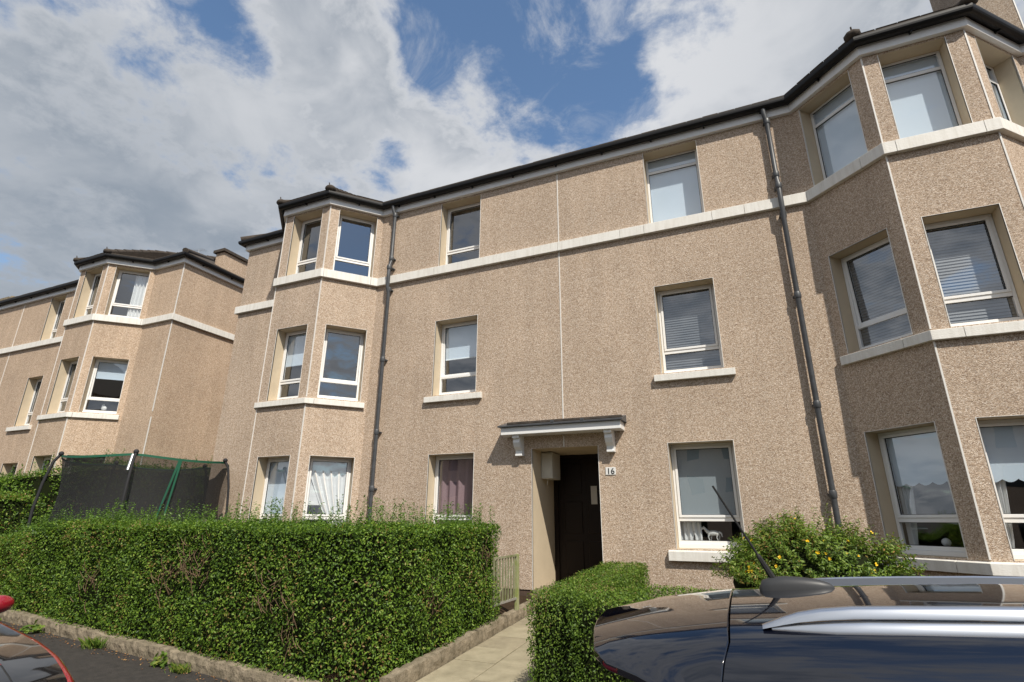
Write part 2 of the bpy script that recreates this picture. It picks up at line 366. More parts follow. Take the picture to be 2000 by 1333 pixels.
def curtain(mb, fc, u0, u1, d, z0, z1, waves=6, amp=.025, gather=None):
    nu, nz = 28, 8; b = len(mb.v)
    for j in range(nz+1):
        t = j/nz; z = z0+(z1-z0)*t
        for i in range(nu+1):
            s_ = i/nu; uu = u0+(u1-u0)*s_
            if gather: g = gather[0]+(gather[1]-gather[0])*s_; uu = g+(uu-g)*(t**.8)
            q = fc.p(uu, d+amp*math.sin(s_*waves*2*math.pi+.6*math.sin(t*3)), z); mb.v.append(tuple(q))
    for j in range(nz):
        for i in range(nu): k = b+j*(nu+1)+i; mb.f.append((k, k+1, k+nu+2, k+nu+1))

def window(parent, fc, u0, u1, z0, z1, style='bottom', cover=None, open_=False, far=False, lab=None):
    D0 = DEP; c = .035 if not far else 0
    rv = MB(); e = .004                      # reveal: smooth painted sides and head
    P = fc.p
    rv.quad(P(u0, 0, z0), P(u0, 0, z1), P(u0, D0+.08, z1), P(u0, D0+.08, z0))
    rv.quad(P(u1, 0, z0), P(u1, D0+.08, z0), P(u1, D0+.08, z1), P(u1, 0, z1))
    rv.quad(P(u0, 0, z1), P(u1, 0, z1), P(u1, D0+.08, z1), P(u0, D0+.08, z1))
    rv.quad(P(u0, 0, z0), P(u0, D0+.08, z0), P(u1, D0+.08, z0), P(u1, 0, z0))
    fr = MB(); w = .038; iu0, iu1 = u0+e, u1-e; h = z1-z0
    zt = z0+.105; a, b = D0, D0+.055
    fc.box(fr, iu0, iu1, a-.03, b, z0+.002, z0+.055)            # sill section
    fc.box(fr, iu0, iu1, a, b, z0+.056, zt)
    fc.box(fr, iu0, iu0+w, a, b, zt+.001, z1-w-.001); fc.box(fr, iu1-w, iu1, a, b, zt+.001, z1-w-.001)
    fc.box(fr, iu0, iu1, a, b, z1-w, z1-.002)
    if style == 'top': tr = z1-.30*h/1.5
    else: tr = z0+.40*h/1.5
    fc.box(fr, iu0+w+.001, iu1-w-.001, a, b, tr-.026, tr+.026)
    wd = fr.build('window', 'upvc', parent, bevel=0. if far else .004)
    if lab: wd['label'] = lab
    rv.build('reveal', 'reveal', wd)
    # opening sash
    sz0, sz1 = (tr+.027, z1-w-.002) if style != 'top' else (zt+.002, tr-.027)
    sh = MB(); s0, s1 = iu0+w+.003, iu1-w-.003; q = .036; a2, b2 = D0-.012, D0+.045
    if style != 'top':
        fc.box(sh, s0, s1, a2, b2, sz0, sz0+q); fc.box(sh, s0, s1, a2, b2, sz1-q, sz1)
        fc.box(sh, s0, s0+q, a2, b2, sz0+q+.001, sz1-q-.001); fc.box(sh, s1-q, s1, a2, b2, sz0+q+.001, sz1-q-.001)
    g0, g1, gu0, gu1 = (sz0+q, sz1-q, s0+q, s1-q) if style != 'top' else (sz0, sz1, s0-.003, s1+.003)
    gk = MB(); gd = D0+.012; t_ = .006       # dark gasket round the big pane
    for (x0, x1, y0, y1) in ((gu0, gu1, g0, g0+t_), (gu0, gu1, g1-t_, g1), (gu0, gu0+t_, g0+t_, g1-t_), (gu1-t_, gu1, g0+t_, g1-t_)):
        fc.box(gk, x0, x1, gd-.004, gd+.01, y0, y1)
    if style == 'top': l0, l1 = tr+.027, z1-w-.001
    else: l0, l1 = zt+.001, tr-.027
    for (x0, x1, y0, y1) in ((iu0+w, iu1-w, l0, l0+t_), (iu0+w, iu1-w, l1-t_, l1)):
        fc.box(gk, x0, x1, gd-.004, gd+.01, y0, y1)
    objs = []
    if sh.v: objs.append(sh.build('sash', 'upvc', wd, bevel=.003 if not far else 0))
    objs.append(gk.build('gasket', 'gasket', wd))
    gp = MB(); gp.quad(P(gu0, D0+.02, g0), P(gu1, D0+.02, g0), P(gu1, D0+.02, g1), P(gu0, D0+.02, g1)); go = gp.build('pane', 'glass', wd); objs.append(go)
    gp = MB(); gp.quad(P(iu0+w, D0+.02, l0), P(iu1-w, D0+.02, l0), P(iu1-w, D0+.02, l1), P(iu0+w, D0+.02, l1)); gp.build('pane', 'glass', wd)
    if open_:                                # sash tilted out at the foot, hinged at the head
        piv = fc.p((s0+s1)/2, D0, sz1+H); ax = Vector((fc.u.x, fc.u.y, 0))
        Rm = Matrix.Translation(piv) @ Matrix.Rotation(math.radians(open_), 4, ax) @ Matrix.Translation(-piv)
        for o in objs: o.matrix_basis = Rm
    # coverings inside
    cd = D0+.062; A, B = iu0+.03, iu1-.03
    def blind(zb, mt='blind'):
        k = MB(); fc.box(k, A, B, cd, cd+.004, zb, z1-.03); fc.box(k, A, B, cd-.008, cd+.012, zb-.022, zb); k.build('blind', mt, wd)
    if cover == 'full': blind(z0+.12)
    elif cover == 'half': blind(z0+h*.52)
    elif cover == 'grey': blind(z0+h*.31, 'blind_grey')
    elif cover == 'third': blind(z0+h*.66)
    elif cover == 'venetian':
        k = MB(); z = z0+.12
        while z < z1-.06:
            fc_o = fc.p(A, cd, z); k.frame_box(fc_o, fc.p(B, cd, z)-fc_o, fc.p(A, cd+.012, z+.038)-fc_o, Vector((0, 0, .0012))); z += .042
        o = k.build('blind_slats', 'slat', wd); o['kind'] = 'stuff'
    elif cover == 'pink':
        k = MB(); curtain(k, fc, A, B, cd, z0+.08, z1-.03, 5, .03); k.build('curtain', 'pink', wd, True)
    elif cover == 'net':
        k = MB(); curtain(k, fc, A, B, cd+.02, z0+h*.42, z1-.03, 3, .01); k.build('blind', 'net', wd, True)
        k = MB(); curtain(k, fc, A, B, cd-.02, z0+.05, z1-.25, 5, .03, (B-.12, B-.02)); k.build('curtain', 'net', wd, True)
    elif cover == 'side':
        k = MB(); curtain(k, fc, A+(B-A)*.52, B-.02, cd, z0+.1, z1-.03, 4, .03); k.build('curtain', 'net', wd, True)
    elif cover == 'scallop':
        k = MB(); zb = z0+h*.56; nn = 30; b = len(k.v)
        for i in range(nn+1):
            uu = A+(B-A)*i/nn; k.v += [tuple(fc.p(uu, cd, z1-.03)), tuple(fc.p(uu, cd, zb-.035*abs(math.sin(i/nn*5*math.pi))))]
        k.f += [(2*i, 2*i+1, 2*i+3, 2*i+2) for i in range(nn)]; k.build('blind', 'blind', wd)
        for (x0, x1, gg) in ((A, A+.25, (A, A+.1)), (B-.25, B, (B-.1, B))):
            k = MB(); curtain(k, fc, x0, x1, cd+.06, z0+.06, z1-.05, 4, .02, gg); k.build('curtain', 'net', wd, True)
    elif cover == 'greycurt':
        blind(z0+h*.30, 'blind_grey'); k = MB(); curtain(k, fc, A, A+.3, cd+.06, z0+.04, z1-.05, 4, .02); k.build('curtain', 'net', wd, True)
    return wd

def beads(mb, fc, u0, u1, z0, z1, head=True):
    t = .008; d = -.005
    fc.box(mb, u0-t, u0, d, .02, z0, z1+t); fc.box(mb, u1, u1+t, d, .02, z0, z1+t)
    if head: fc.box(mb, u0+.0005, u1-.0005, d, .02, z1, z1+t*.6)

# ------------------------------------------------------------------ the flats
T2, S2, T1, S1, B1, B0 = 3.736, 2.232, 1.134, -.371, 4.932, 4.735
T3 = 6.41; ZE = 6.45; ZG = -1.02
Rj, sp, dp, fw = 1.343, .8695, .8744, 1.2197
Lj, spL, dpL, fwL, Lc = -6.875, .7504, .8591, 1.2503, -10.993

def stones(bld, P, zlo, zhi, out, cuts, s0, s1, name='band_stone'):
    """separate stones of a projecting course; cuts = list of (segment, metres) joints"""
    pts = [s0]+cuts+[s1]
    prof0 = [(-.03, zlo), (out, zlo), (out, zhi-.02), (-.03, zhi)]
    for a, b in zip(pts[:-1], pts[1:]):
        g = .0025
        a2 = (a[0], a[1]+(g if a != s0 else 0)); b2 = (b[0], b[1]-(g if b != s1 else 0))
        mb = MB(); j = random.uniform(-.0015, .0015)
        sweep(mb, P, [(o+j if o > 0 else o, z) for o, z in prof0], a2, b2); mb.build(name, 'band', bld, bevel=.004)

def gutter_and_fascia(bld, P, z, start=None):
    mb = MB(); sweep(mb, P, [(.0, z), (.07, z), (.07, z+.15), (.0, z+.15)]); mb.build('fascia', 'fascia', bld)
    mb = MB(); pr = []
    for k in range(9): a = math.pi+math.pi*k/8; pr.append((.14+.068*math.cos(a), z+.19+.068*math.sin(a)))
    pr += [(.208, z+.225), (.2, z+.225)]
    for k in range(8, -1, -1): a = math.pi+math.pi*k/8; pr.append((.14+.06*math.cos(a), z+.192+.06*math.sin(a)))
    sweep(mb, P, pr); mb.build('gutter', 'gutter', bld)
    Pm, n, mi = poly_miter(P); br = MB()
    for i in range(len(Pm)-1):
        Ls = (Pm[i+1]-Pm[i]).length; k = max(1, round(Ls/.95))
        for j in range(k):
            q = Pm[i]+(Pm[i+1]-Pm[i])*((j+.5)/k); d = (Pm[i+1]-Pm[i]).normalized()
            o = Vector((q.x+n[i].x*.071-d.x*.012, q.y+n[i].y*.071-d.y*.012, z+.105))
            br.frame_box(o, Vector((d.x, d.y, 0))*.025, Vector((n[i].x, n[i].y, 0))*.02, Vector((0, 0, .06)))
            br.frame_box(o+Vector((n[i].x*.02, n[i].y*.02, .0)), Vector((d.x, d.y, 0))*.025, Vector((n[i].x, n[i].y, 0))*.055, Vector((0, 0, .02)))
    o = br.build('gutter_brackets', 'gutter', bld); o['kind'] = 'stuff'

def bay_roof(bld, P0, P1, P2, P3, z, m_=.56, y_eave=None):
    """hipped roof over one canted bay; points are plan corners left to right"""
    k = .17
    c = Vector(((P1[0]+P2[0])/2, 0)); w = (P2[0]-P1[0]); hip = (w/2+k*.414)*math.tan(math.radians(67.5))
    yF = P1[1]-k; zr = z+m_*hip; A = Vector((c.x, yF+hip, zr)); r = math.tan(math.radians(22.5))*k
    p1 = Vector((P1[0]-r, yF, z)); p2 = Vector((P2[0]+r, yF, z)); p0 = Vector((P0[0]-r, P0[1]-k, z)); p3 = Vector((P3[0]+r, P3[1]-k, z))
    B = Vector((c.x, P0[1]+3.1, z+m_*(3.1+k)))
    mb = MB(); mb.add([p1, p2, A], [(0, 1, 2)]); mb.add([p0, p1, A, B], [(0, 1, 2, 3)]); mb.add([p3, p2, A, B], [(0, 3, 2, 1)])

    mb.add([p0, p1, p1-Vector((0, 0, .04)), p0-Vector((0, 0, .04))], [(0, 1, 2, 3)])
    mb.add([p1, p2, p2-Vector((0, 0, .04)), p1-Vector((0, 0, .04))], [(0, 1, 2, 3)])
    mb.add([p2, p3, p3-Vector((0, 0, .04)), p2-Vector((0, 0, .04))], [(0, 1, 2, 3)])

    ro = mb.build('bay_roof', 'slate', bld)
    # courses of tiles as thin proud strips on each slope
    co = MB()
    def courses(a, b, c_, d_=None):
        a, b, c_ = Vector(a), Vector(b), Vector(c_); d_ = Vector(d_) if d_ is not None else c_
        n = (b-a).cross(c_-a).normalized(); n = n if n.z > 0 else -n; h = max((c_-b).length, (d_-a).length); k2 = int(h/.13)
        for i in range(k2):
            t0 = i/k2; t1 = min(1, (i+1.05)/k2); L0, R0 = a.lerp(d_, t0), b.lerp(c_, t0); L1, R1 = a.lerp(d_, t1), b.lerp(c_, t1)
            nn = max(1, int((R0-L0).length/.24))
            for j in range(nn):
                q0, q1 = (j+.02)/nn, (j+.98)/nn; up = n*random.uniform(.014, .024)
                co.add([L0.lerp(R0, q0)+up, L0.lerp(R0, q1)+up, L1.lerp(R1, q1)+n*.004, L1.lerp(R1, q0)+n*.004,
                        L0.lerp(R0, q0), L0.lerp(R0, q1)], [(0, 1, 2, 3), (4, 5, 1, 0)])
    courses(p1, p2, A); courses(p0, p1, A, B); courses(p2, p3, B, A)
    o = co.build('roof_tiles', 'slate', ro); o['kind'] = 'stuff'
    for a, b in ((p1, A), (p2, A), (A, B)):
        t = MB(); d = b-a; kk = int(d.length/.33)
        for i in range(kk):
            q = a+d*(i/kk)+Vector((0, 0, .01)); t.tube([q, a+d*((i+1.08)/kk)+Vector((0, 0, .005))], [.085, .07], 8)
        o = t.build('ridge_tiles', 'slate', ro, True); o['kind'] = 'stuff'
    for q in (p1, p2):
        t = MB(); t.ball((q.x, q.y+.03, q.z+.03), (.12, .12, .08), 8, 5); t.tube([(q.x, q.y, q.z+.06), (q.x-.01, q.y-.02, q.z+.16)], .012, 5)
        t.build('hip_end', 'slate', ro, True)
    return ro

def main_roof(bld, x0, x1, y, z, m_=.56, depth=4.2, side='both'):
    k = .17; r = depth
    v = [(x0-k, y-k, z), (x1+k, y-k, z), (x1+k-(r if side in ('both', 'right') else 0), y-k+r, z+m_*r), (x0-k+(r if side in ('both', 'left') else 0), y-k+r, z+m_*r),
         (x0-k, y-k+2*r, z), (x1+k, y-k+2*r, z)]
    mb = MB(); mb.add(v, [(0, 1, 2, 3), (3, 2, 5, 4), (0, 3, 4), (1, 5, 2)])
    w = [(a, b, c-.04) for a, b, c in v]; mb.add([v[0], v[1], w[1], w[0]], [(0, 1, 2, 3)]); mb.add([v[1], v[5], w[5], w[1]], [(0, 1, 2, 3)]); mb.add([v[0], v[4], w[4], w[0]], [(0, 3, 2, 1)])
    mb.add([w[0], w[1], w[5], w[4]], [(0, 1, 2, 3)])
    ro = mb.build('roof', 'slate', bld); co = MB()
    nx = int((x1-x0)/.26); ny = 26
    for j in range(ny):
        ya = y-k+j*r/ny; za = z+m_*(ya-y+k); yb = ya+r/ny*1.05; zb = z+m_*(yb-y+k); ins = (ya-y+k)
        for i in range(nx):
            xa = x0-k+(x1-x0+2*k)*(i+.5*(j % 2))/nx; xb = xa+(x1-x0+2*k)/nx*.97
            if side in ('both', 'right') and xb > x1+k-ins: continue
            if side in ('both', 'left') and xa < x0-k+ins: continue
            u_ = random.uniform(.014, .024); co.add([(xa, ya, za+u_), (xb, ya, za+u_), (xb, yb, zb+.004), (xa, yb, zb+.004), (xa, ya, za), (xb, ya, za)], [(0, 1, 2, 3), (4, 5, 1, 0)])
    o = co.build('roof_tiles', 'slate', ro); o['kind'] = 'stuff'
    h = MB()
    if side in ('both', 'left'): h.tube([Vector(v[0])+Vector((0, 0, .02)), v[3]], .08, 8)
    if side in ('both', 'right'): h.tube([Vector(v[1])+Vector((0, 0, .02)), v[2]], .08, 8)
    h.tube([v[3], v[2]], .08, 8); h.build('ridge_tiles', 'slate', ro, True)
    return ro

main = thing('tenement_block', 'three storey roughcast block of flats with canted bays either side of door number 16', 'block of flats')
PL = [(Lc, 9.), (Lc, 0.), (Lj-2*spL-fwL, 0.), (Lj-spL-fwL, -dpL), (Lj-spL, -dpL), (Lj, 0.), (Rj, 0.), (Rj+sp, -dp), (Rj+sp+fw, -dp), (Rj+2*sp+fw, 0.), (12., 0.), (12., 9.)]
fc = [Facet(PL[i], PL[i+1]) for i in range(len(PL)-1)]
fra, frb = .1196, .8256; ffa, ffb = .1684, .8154
def U(x): return x-Lj          # metres along the central facade
LV = {'3': (B1, T3), '2': (S2, T2), '1': (S1, T1)}
win = []                       # facet, u0, u1, level, style, cover, open
for lv, cv, op in (('3', None, 0), ('2', 'half', 3.0), ('1', 'pink', 0)): win.append((5, U(-5.36), U(-4.437), lv, 'bottom', cv, op))
for lv, stl, cv, op in (('3', 'top', 'full', 0), ('2', 'bottom', 'venetian', 0), ('1', 'bottom', 'greycurt', 0)): win.append((5, U(-1.112), U(-.187), lv, stl, cv, op))
for k, cvs in ((4, (None, None, 'net')), (3, (None, 'half', 'full')), (2, (None, 'half', 'full'))):
    Ls = fc[k].len
    a, b = {4: ((1-frb)*Ls, (1-fra)*Ls), 3: ((1-ffb)*Ls, (1-ffa)*Ls), 2: (fra*Ls, frb*Ls)}[k]
    for lv, cv, op in zip('321', cvs, (0, 2.5 if k == 4 else 0, 0)): win.append((k, a, b, lv, 'bottom', cv, op))
for k, cvs in ((6, ('full', 'venetian', 'scallop')), (7, ('full', 'venetian', 'scallop')), (8, ('full', 'venetian', 'scallop'))):
    Ls = fc[k].len
    a, b = {6: (fra*Ls, frb*Ls), 7: (ffa*Ls, ffb*Ls), 8: ((1-frb)*Ls, (1-fra)*Ls)}[k]
    for lv, cv, stl, op in zip('321', cvs, ('top', 'bottom', 'bottom'), (0, 2.5 if k == 6 else 0, 0)): win.append((k, a, b, lv, stl, cv, op))
wallm = MB(); bd = MB(); DO = (U(-3.3376), U(-2.2059)); DT = 1.148
for k, f in enumerate(fc):
    ops = [(w[1], w[2], *LV[w[3]]) for w in win if w[0] == k]
    if k == 5: ops.append((DO[0], DO[1], ZG, DT))
    wall_cells(wallm, f.o, f.u, f.len, ZG, ZE+.08, ops)
wallm.build('wall', 'roughcast', main)
for (k, a, b, lv, stl, cv, op) in win:
    z0, z1 = LV[lv]; window(main, fc[k], a, b, z0, z1, stl, cv, op)
    beads(bd, fc[k], a, b, z0, z1, lv != '3')
fc[5].box(bd, DO[0]-.008, DO[0], -.005, .02, ZG, DT+.008); fc[5].box(bd, DO[1], DO[1]+.008, -.005, .02, ZG, DT+.008)
o = bd.build('opening_beads', 'bead', main); o['kind'] = 'stuff'
for (x, y, za, zb) in ((-2.772, 0, 1.56, B0), (-2.772, 0, B1, ZE), (-2.772, 0, DT+.01, 1.33), (Lj-spL, -dpL, ZG, S1-.16), (Lj-spL, -dpL, S1, S2-.145), (Lj-spL, -dpL, S2, B0), (Lj-spL, -dpL, B1, ZE),
                       (Lj-spL-fwL, -dpL, ZG, S2-.145), (Lj-spL-fwL, -dpL, S2, B0), (Lj-spL-fwL, -dpL, B1, ZE),
                       (Rj+sp, -dp, ZG, S1-.16), (Rj+sp, -dp, S1, S2-.145), (Rj+sp, -dp, S2, B0), (Rj+sp, -dp, B1, ZE),
                       (Rj+sp+fw, -dp, ZG, S1-.16), (Rj+sp+fw, -dp, S1, S2-.145), (Rj+sp+fw, -dp, S2, B0), (Rj+sp+fw, -dp, B1, ZE)):
    b = MB(); b.box(x-.009, x+.009, y-.008, y+.01, za, zb); b.build('corner_bead', 'bead', main)
# plinth, back and inner shell
b = MB(); sweep(b, PL, [(-.05, -1.7), (-.015, -1.7), (-.015, ZG), (-.05, ZG)], (0, 0), (5, DO[0])); b.build('plinth', 'plinth', main)
b = MB(); sweep(b, PL, [(-.05, -1.7), (-.015, -1.7), (-.015, ZG), (-.05, ZG)], (5, DO[1]), (10, 9)); b.build('plinth', 'plinth', main)
b = MB(); b.quad((Lc, 9, -1.7), (12, 9, -1.7), (12, 9, 6.5), (Lc, 9, 6.5)); b.build('back_wall', 'roughcast', main)
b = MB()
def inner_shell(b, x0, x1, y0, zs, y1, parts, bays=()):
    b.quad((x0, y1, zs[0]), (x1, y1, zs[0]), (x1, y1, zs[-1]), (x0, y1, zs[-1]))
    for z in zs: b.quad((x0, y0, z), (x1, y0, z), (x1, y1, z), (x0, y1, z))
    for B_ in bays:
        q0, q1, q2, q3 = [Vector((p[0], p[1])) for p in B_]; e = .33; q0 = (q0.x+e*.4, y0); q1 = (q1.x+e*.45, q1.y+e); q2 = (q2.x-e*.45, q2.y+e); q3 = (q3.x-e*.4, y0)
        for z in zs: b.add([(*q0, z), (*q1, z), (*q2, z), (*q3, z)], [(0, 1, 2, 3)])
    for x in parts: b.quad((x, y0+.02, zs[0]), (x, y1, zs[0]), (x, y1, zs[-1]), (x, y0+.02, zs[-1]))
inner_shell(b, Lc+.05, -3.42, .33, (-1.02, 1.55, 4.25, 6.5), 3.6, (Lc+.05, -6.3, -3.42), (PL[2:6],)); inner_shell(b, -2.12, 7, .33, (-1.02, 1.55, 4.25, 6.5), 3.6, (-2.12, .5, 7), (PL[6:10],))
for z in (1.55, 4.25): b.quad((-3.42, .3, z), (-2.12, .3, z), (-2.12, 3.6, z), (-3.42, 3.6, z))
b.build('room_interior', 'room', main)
# string course and sills
cuts = [(1, .0)] ; L3 = fc[1].len
stones(main, PL, B0, B1, .07, [(0, 7.6)], (0, 6.5), (1, L3-.02))
cb = [(2, fc[2].len*.5), (3, .10), (4, .02), (4, .98), (5, .35), (5, U(-5.45)), (5, U(-4.3)), (5, U(-2.78)), (5, U(-1.62)), (5, U(-1.2)), (5, U(-.08)), (5, U(.42)), (6, .04), (6, .93), (7, .12), (7, 1.08), (8, .3), (8, 1.1), (9, 1.2), (9, 2.4), (9, 3.6), (9, 5.)]
cb = [c for c in cb if c[1] < fc[c[0]].len]
stones(main, PL, B0, B1, .07, cb, (2, .02), (9, 7.))
for z, h in ((S2, .135),):
    stones(main, PL, z-h, z-.012, .06, [(3, .15), (4, .14)], (2, .05), (4, fc[4].len-.05), 'sill_stone')
    stones(main, PL, z-h-.02, z-.012, .06, [(6, .92), (7, .3)], (6, .05), (8, fc[8].len-.05), 'sill_stone')
stones(main, PL, S1-.16, S1-.012, .06, [(3, .15), (4, .14)], (2, .05), (4, fc[4].len-.05), 'sill_stone')
stones(main, PL, S1-.15, S1-.012, .06, [(6, .92), (7, .3)], (6, .05), (8, fc[8].len-.05), 'sill_stone')
for x0, x1 in ((-5.50, -4.30), (-1.228, -.03)):
    for z, h in ((S2, .135), (S1, .16)):
        stones(main, PL, z-h, z-.012, .07, [], (5, U(x0)), (5, U(x1)), 'sill_stone')
gutter_and_fascia(main, PL[:-1], ZE)
main_roof(main, Lc, 12, 0, ZE+.26)
bay_roof(main, PL[2], PL[3], PL[4], PL[5], ZE+.27); bay_roof(main, PL[6], PL[7], PL[8], PL[9], ZE+.27)
ch = MB(); ch.box(4.62, 5.12, 1.2, 2.6, 6.9, 10.6); cs = ch.build('chimney', 'roughcast_stack', main)
b = MB(); b.box(4.54, 5.2, 1.12, 2.68, 10.6, 10.75); b.build('chimney_cap', 'concrete', cs)
b = MB(); b.box(4.612, 4.628, 1.192, 1.208, 6.9, 10.6); b.box(5.112, 5.128, 1.192, 1.208, 6.9, 10.6); b.build('corner_bead', 'bead', cs)
# entrance porch
b = MB(); f = fc[5]; PD = 1.15
b.quad(f.p(DO[0], 0, ZG), f.p(DO[0], 0, DT), f.p(DO[0], PD, DT), f.p(DO[0], PD, ZG))
b.quad(f.p(DO[1], 0, ZG), f.p(DO[1], PD, ZG), f.p(DO[1], PD, DT), f.p(DO[1], 0, DT))
b.quad(f.p(DO[0], 0, DT), f.p(DO[1], 0, DT), f.p(DO[1], PD, DT), f.p(DO[0], PD, DT)); b.build('porch_reveal', 'reveal', main)
b = MB(); f.box(b, DO[0]-.02, DO[1]+.02, .0, PD+.3, -1.7, ZG-.004); b.build('doorstep', 'concrete', main)
b = MB(); f.box(b, DO[0]+.08, DO[1]-.08, PD-.05, PD, ZG, DT-.08); dr = b.build('door', 'door', main)
b = MB(); f.box(b, DO[0], DO[0]+.08, PD-.08, PD, ZG, DT); f.box(b, DO[1]-.08, DO[1], PD-.08, PD, ZG, DT); f.box(b, DO[0]+.08, DO[1]-.08, PD-.08, PD, DT-.08, DT); b.build('door_frame', 'door', dr)
for i in range(2):
    for j in range(3):
        u0 = DO[0]+.2+i*.42; z0 = ZG+.15+j*.66; p = MB(); f.box(p, u0, u0+.32, PD-.065, PD-.05, z0, z0+.54); p.build('door_panel', 'door', dr, bevel=.008)
p = MB(); f.box(p, DO[1]-.18, DO[1]-.15, PD-.13, PD-.05, -.05, .1); p.build('handle', 'steel', dr)
p = MB(); f.box(p, DO[1]-.44, DO[1]-.33, PD-.075, PD-.070, .28, .59); p.build('notice', 'paper', dr)
# canopy over the door
cz = 1.36; p = MB(); x0, x1 = -3.79, -1.76; p.box(x0, x1, -.29, 0, cz, cz+.125); cp = p.build('canopy', 'fascia', main, bevel=.006)
p = MB(); p.add([(x0-.04, -.34, cz+.127), (x1+.04, -.34, cz+.127), (x1+.04, 0, cz+.127), (x0-.04, 0, cz+.127), (x0-.04, -.34, cz+.148), (x1+.04, -.34, cz+.148), (x1+.04, 0, cz+.25), (x0-.04, 0, cz+.25)],
             [(0, 3, 2, 1), (4, 5, 6, 7), (0, 1, 5, 4), (1, 2, 6, 5), (2, 3, 7, 6), (3, 0, 4, 7)]); p.build('canopy_covering', 'pipe', cp)
p = MB(); p.box(x0+.10, x1+.02, -.27, 0, cz+.17, cz+.215); p.build('lead_flashing', 'slate', cp, bevel=.01)
for q in (.9, 1.4): p = MB(); p.box(x0+q, x0+q+.05, -.33, -.2, cz+.16, cz+.19); p.build('clip', 'pipe', cp)
for xb in (-3.60, -2.04):
    p = MB(); prof = [(0, cz), (-.25, cz), (-.25, cz-.05), (-.20, cz-.06), (-.21, cz-.12), (-.17, cz-.19), (-.10, cz-.24), (-.09, cz-.29), (-.11, cz-.30), (-.11, cz-.33), (0, cz-.33)]
    n = len(prof); vs = [(xb, y, z) for y, z in prof]+[(xb+.12, y, z) for y, z in prof]
    p.add(vs, [tuple(range(n)), tuple(range(2*n-1, n-1, -1))]+[(i, n+i, n+(i+1) % n, (i+1) % n) for i in range(n)]); p.build('bracket', 'fascia', cp, bevel=.004)

def downpipe(bld, x, joints, top=6.62, bot=-1.5):
    y = -.105; p = MB(); r = .038
    pts = [(x-.03, -.135, top), (x-.03, -.135, top-.12), (x, y+.02, top-.26), (x, y+.02, B1+.32), (x, y-.035, B1+.17), (x, y-.035, B0-.12), (x, y+.01, B0-.24), (x, y+.01, bot)]
    p.tube(pts, r, 12); o = p.build('downpipe', 'pipe', bld, True)
    for z in joints:
        yy = y+.02 if z > B1+.3 else (y-.035 if z > B0-.12 else y+.01)
        c = MB(); c.tube([(x, yy, z-.05), (x, yy, z-.035), (x, yy, z+.035), (x, yy, z+.05)], [r+.006, r+.012, r+.012, r+.006], 12); c.box(x-.055, x+.055, yy+.03, 0.0, z-.012, z+.012)
        c.build('pipe_collar', 'pipe', o, True)
downpipe(main, .955, (6.36, 5.32, B1+.14, B0-.16, 3.2, 1.55, .35)); downpipe(main, -6.50, (6.36, 5.3, B1+.14, B0-.16, 3.05, 1.6, .55))
for o in list(main.children):
    pass

# number plate (16) and meter box
sg = thing('house_number_plate', 'small white plate with the number 16 on the wall right of the dark doorway', 'number plate')
b = MB(); b.box(-2.095, -1.935, -.012, 0, .687, .803); b.build('plate', 'white', sg, bevel=.003)
fcu = bpy.data.curves.new('digits', 'FONT'); fcu.body = '16'; fcu.size = .128; fcu.extrude = .001; fcu.align_x = 'CENTER'; fcu.offset = .0012
to = bpy.data.objects.new('digits_tmp', fcu); COL.objects.link(to); bpy.context.view_layer.update()
me = bpy.data.meshes.new_from_object(to.evaluated_get(bpy.context.evaluated_depsgraph_get())); bpy.data.objects.remove(to)
me.name = 'digits'; me.materials.clear(); me.materials.append(M['black']); dg = bpy.data.objects.new('digits', me); COL.objects.link(dg)
me.transform(Matrix.Translation((-2.015, -.0145, .700+H)) @ Matrix.Rotation(math.pi/2, 4, 'X')); dg.parent = sg
mb_ = thing('meter_box', 'cream meter box fixed high on the left side of the entrance recess', 'meter box')
b = MB(); b.box(-3.335, -3.13, .42, .85, .69, 1.13); b.build('cabinet', 'meter', mb_, bevel=.008)
b = MB(); b.box(-3.315, -3.15, .412, .419, .71, 1.11); b.build('cabinet_door', 'meter', mb_, bevel=.003)
b = MB(); b.tube([(-3.28, .6, .70), (-3.29, .6, .60)], .012, 6); b.build('conduit', 'meter', mb_)

# ------------------------------------------------------------------ neighbouring flats on the left
nb = thing('tenement_block', 'neighbouring roughcast block at the left edge with bare side wall and one canted bay', 'block of flats')
ny, nz = .305, .39; nx, spN, dpN, fwN = -15.123, .8297, .8124, 1.2501; nxe = -13.918
PN = [(-32., ny), (nx-2*spN-fwN, ny), (nx-spN-fwN, ny-dpN), (nx-spN, ny-dpN), (nx, ny), (nxe, ny), (nxe, 9.)]
fn = [Facet(PN[i], PN[i+1]) for i in range(len(PN)-1)]
LN = {k: (a+nz, b+nz) for k, (a, b) in LV.items()}
wn = []
for lv, cv in (('3', None), ('2', None), ('1', None)):
    wn.append((0, 32-20.2, 32-19.4, lv, cv, 0)); wn.append((0, 32-24.2, 32-23.4, lv, cv, 0))
for k, cvs in ((3, ('side', 'third', None)), (2, (None, None, None)), (1, (None, None, None))):
    Ls = fn[k].len; a, b = {3: ((1-frb)*Ls, (1-fra)*Ls), 2: ((1-ffb)*Ls, (1-ffa)*Ls), 1: (fra*Ls, frb*Ls)}[k]
    for lv, cv, op in zip('321', cvs, (0, 3 if k == 3 else 0, 0)): wn.append((k, a, b, lv, cv, op))
wm = MB(); bd = MB()
for k, f in enumerate(fn): wall_cells(wm, f.o, f.u, f.len, ZG+nz-.3, ZE+.08+nz, [(w[1], w[2], *LN[w[3]]) for w in wn if w[0] == k])
wm.quad((-32, ny, ZG), (-32, 9, ZG), (-32, 9, 7), (-32, ny, 7)); wm.quad((-32, 9, ZG), (nxe, 9, ZG), (nxe, 9, 7), (-32, 9, 7))
wm.build('wall', 'roughcast_far', nb)
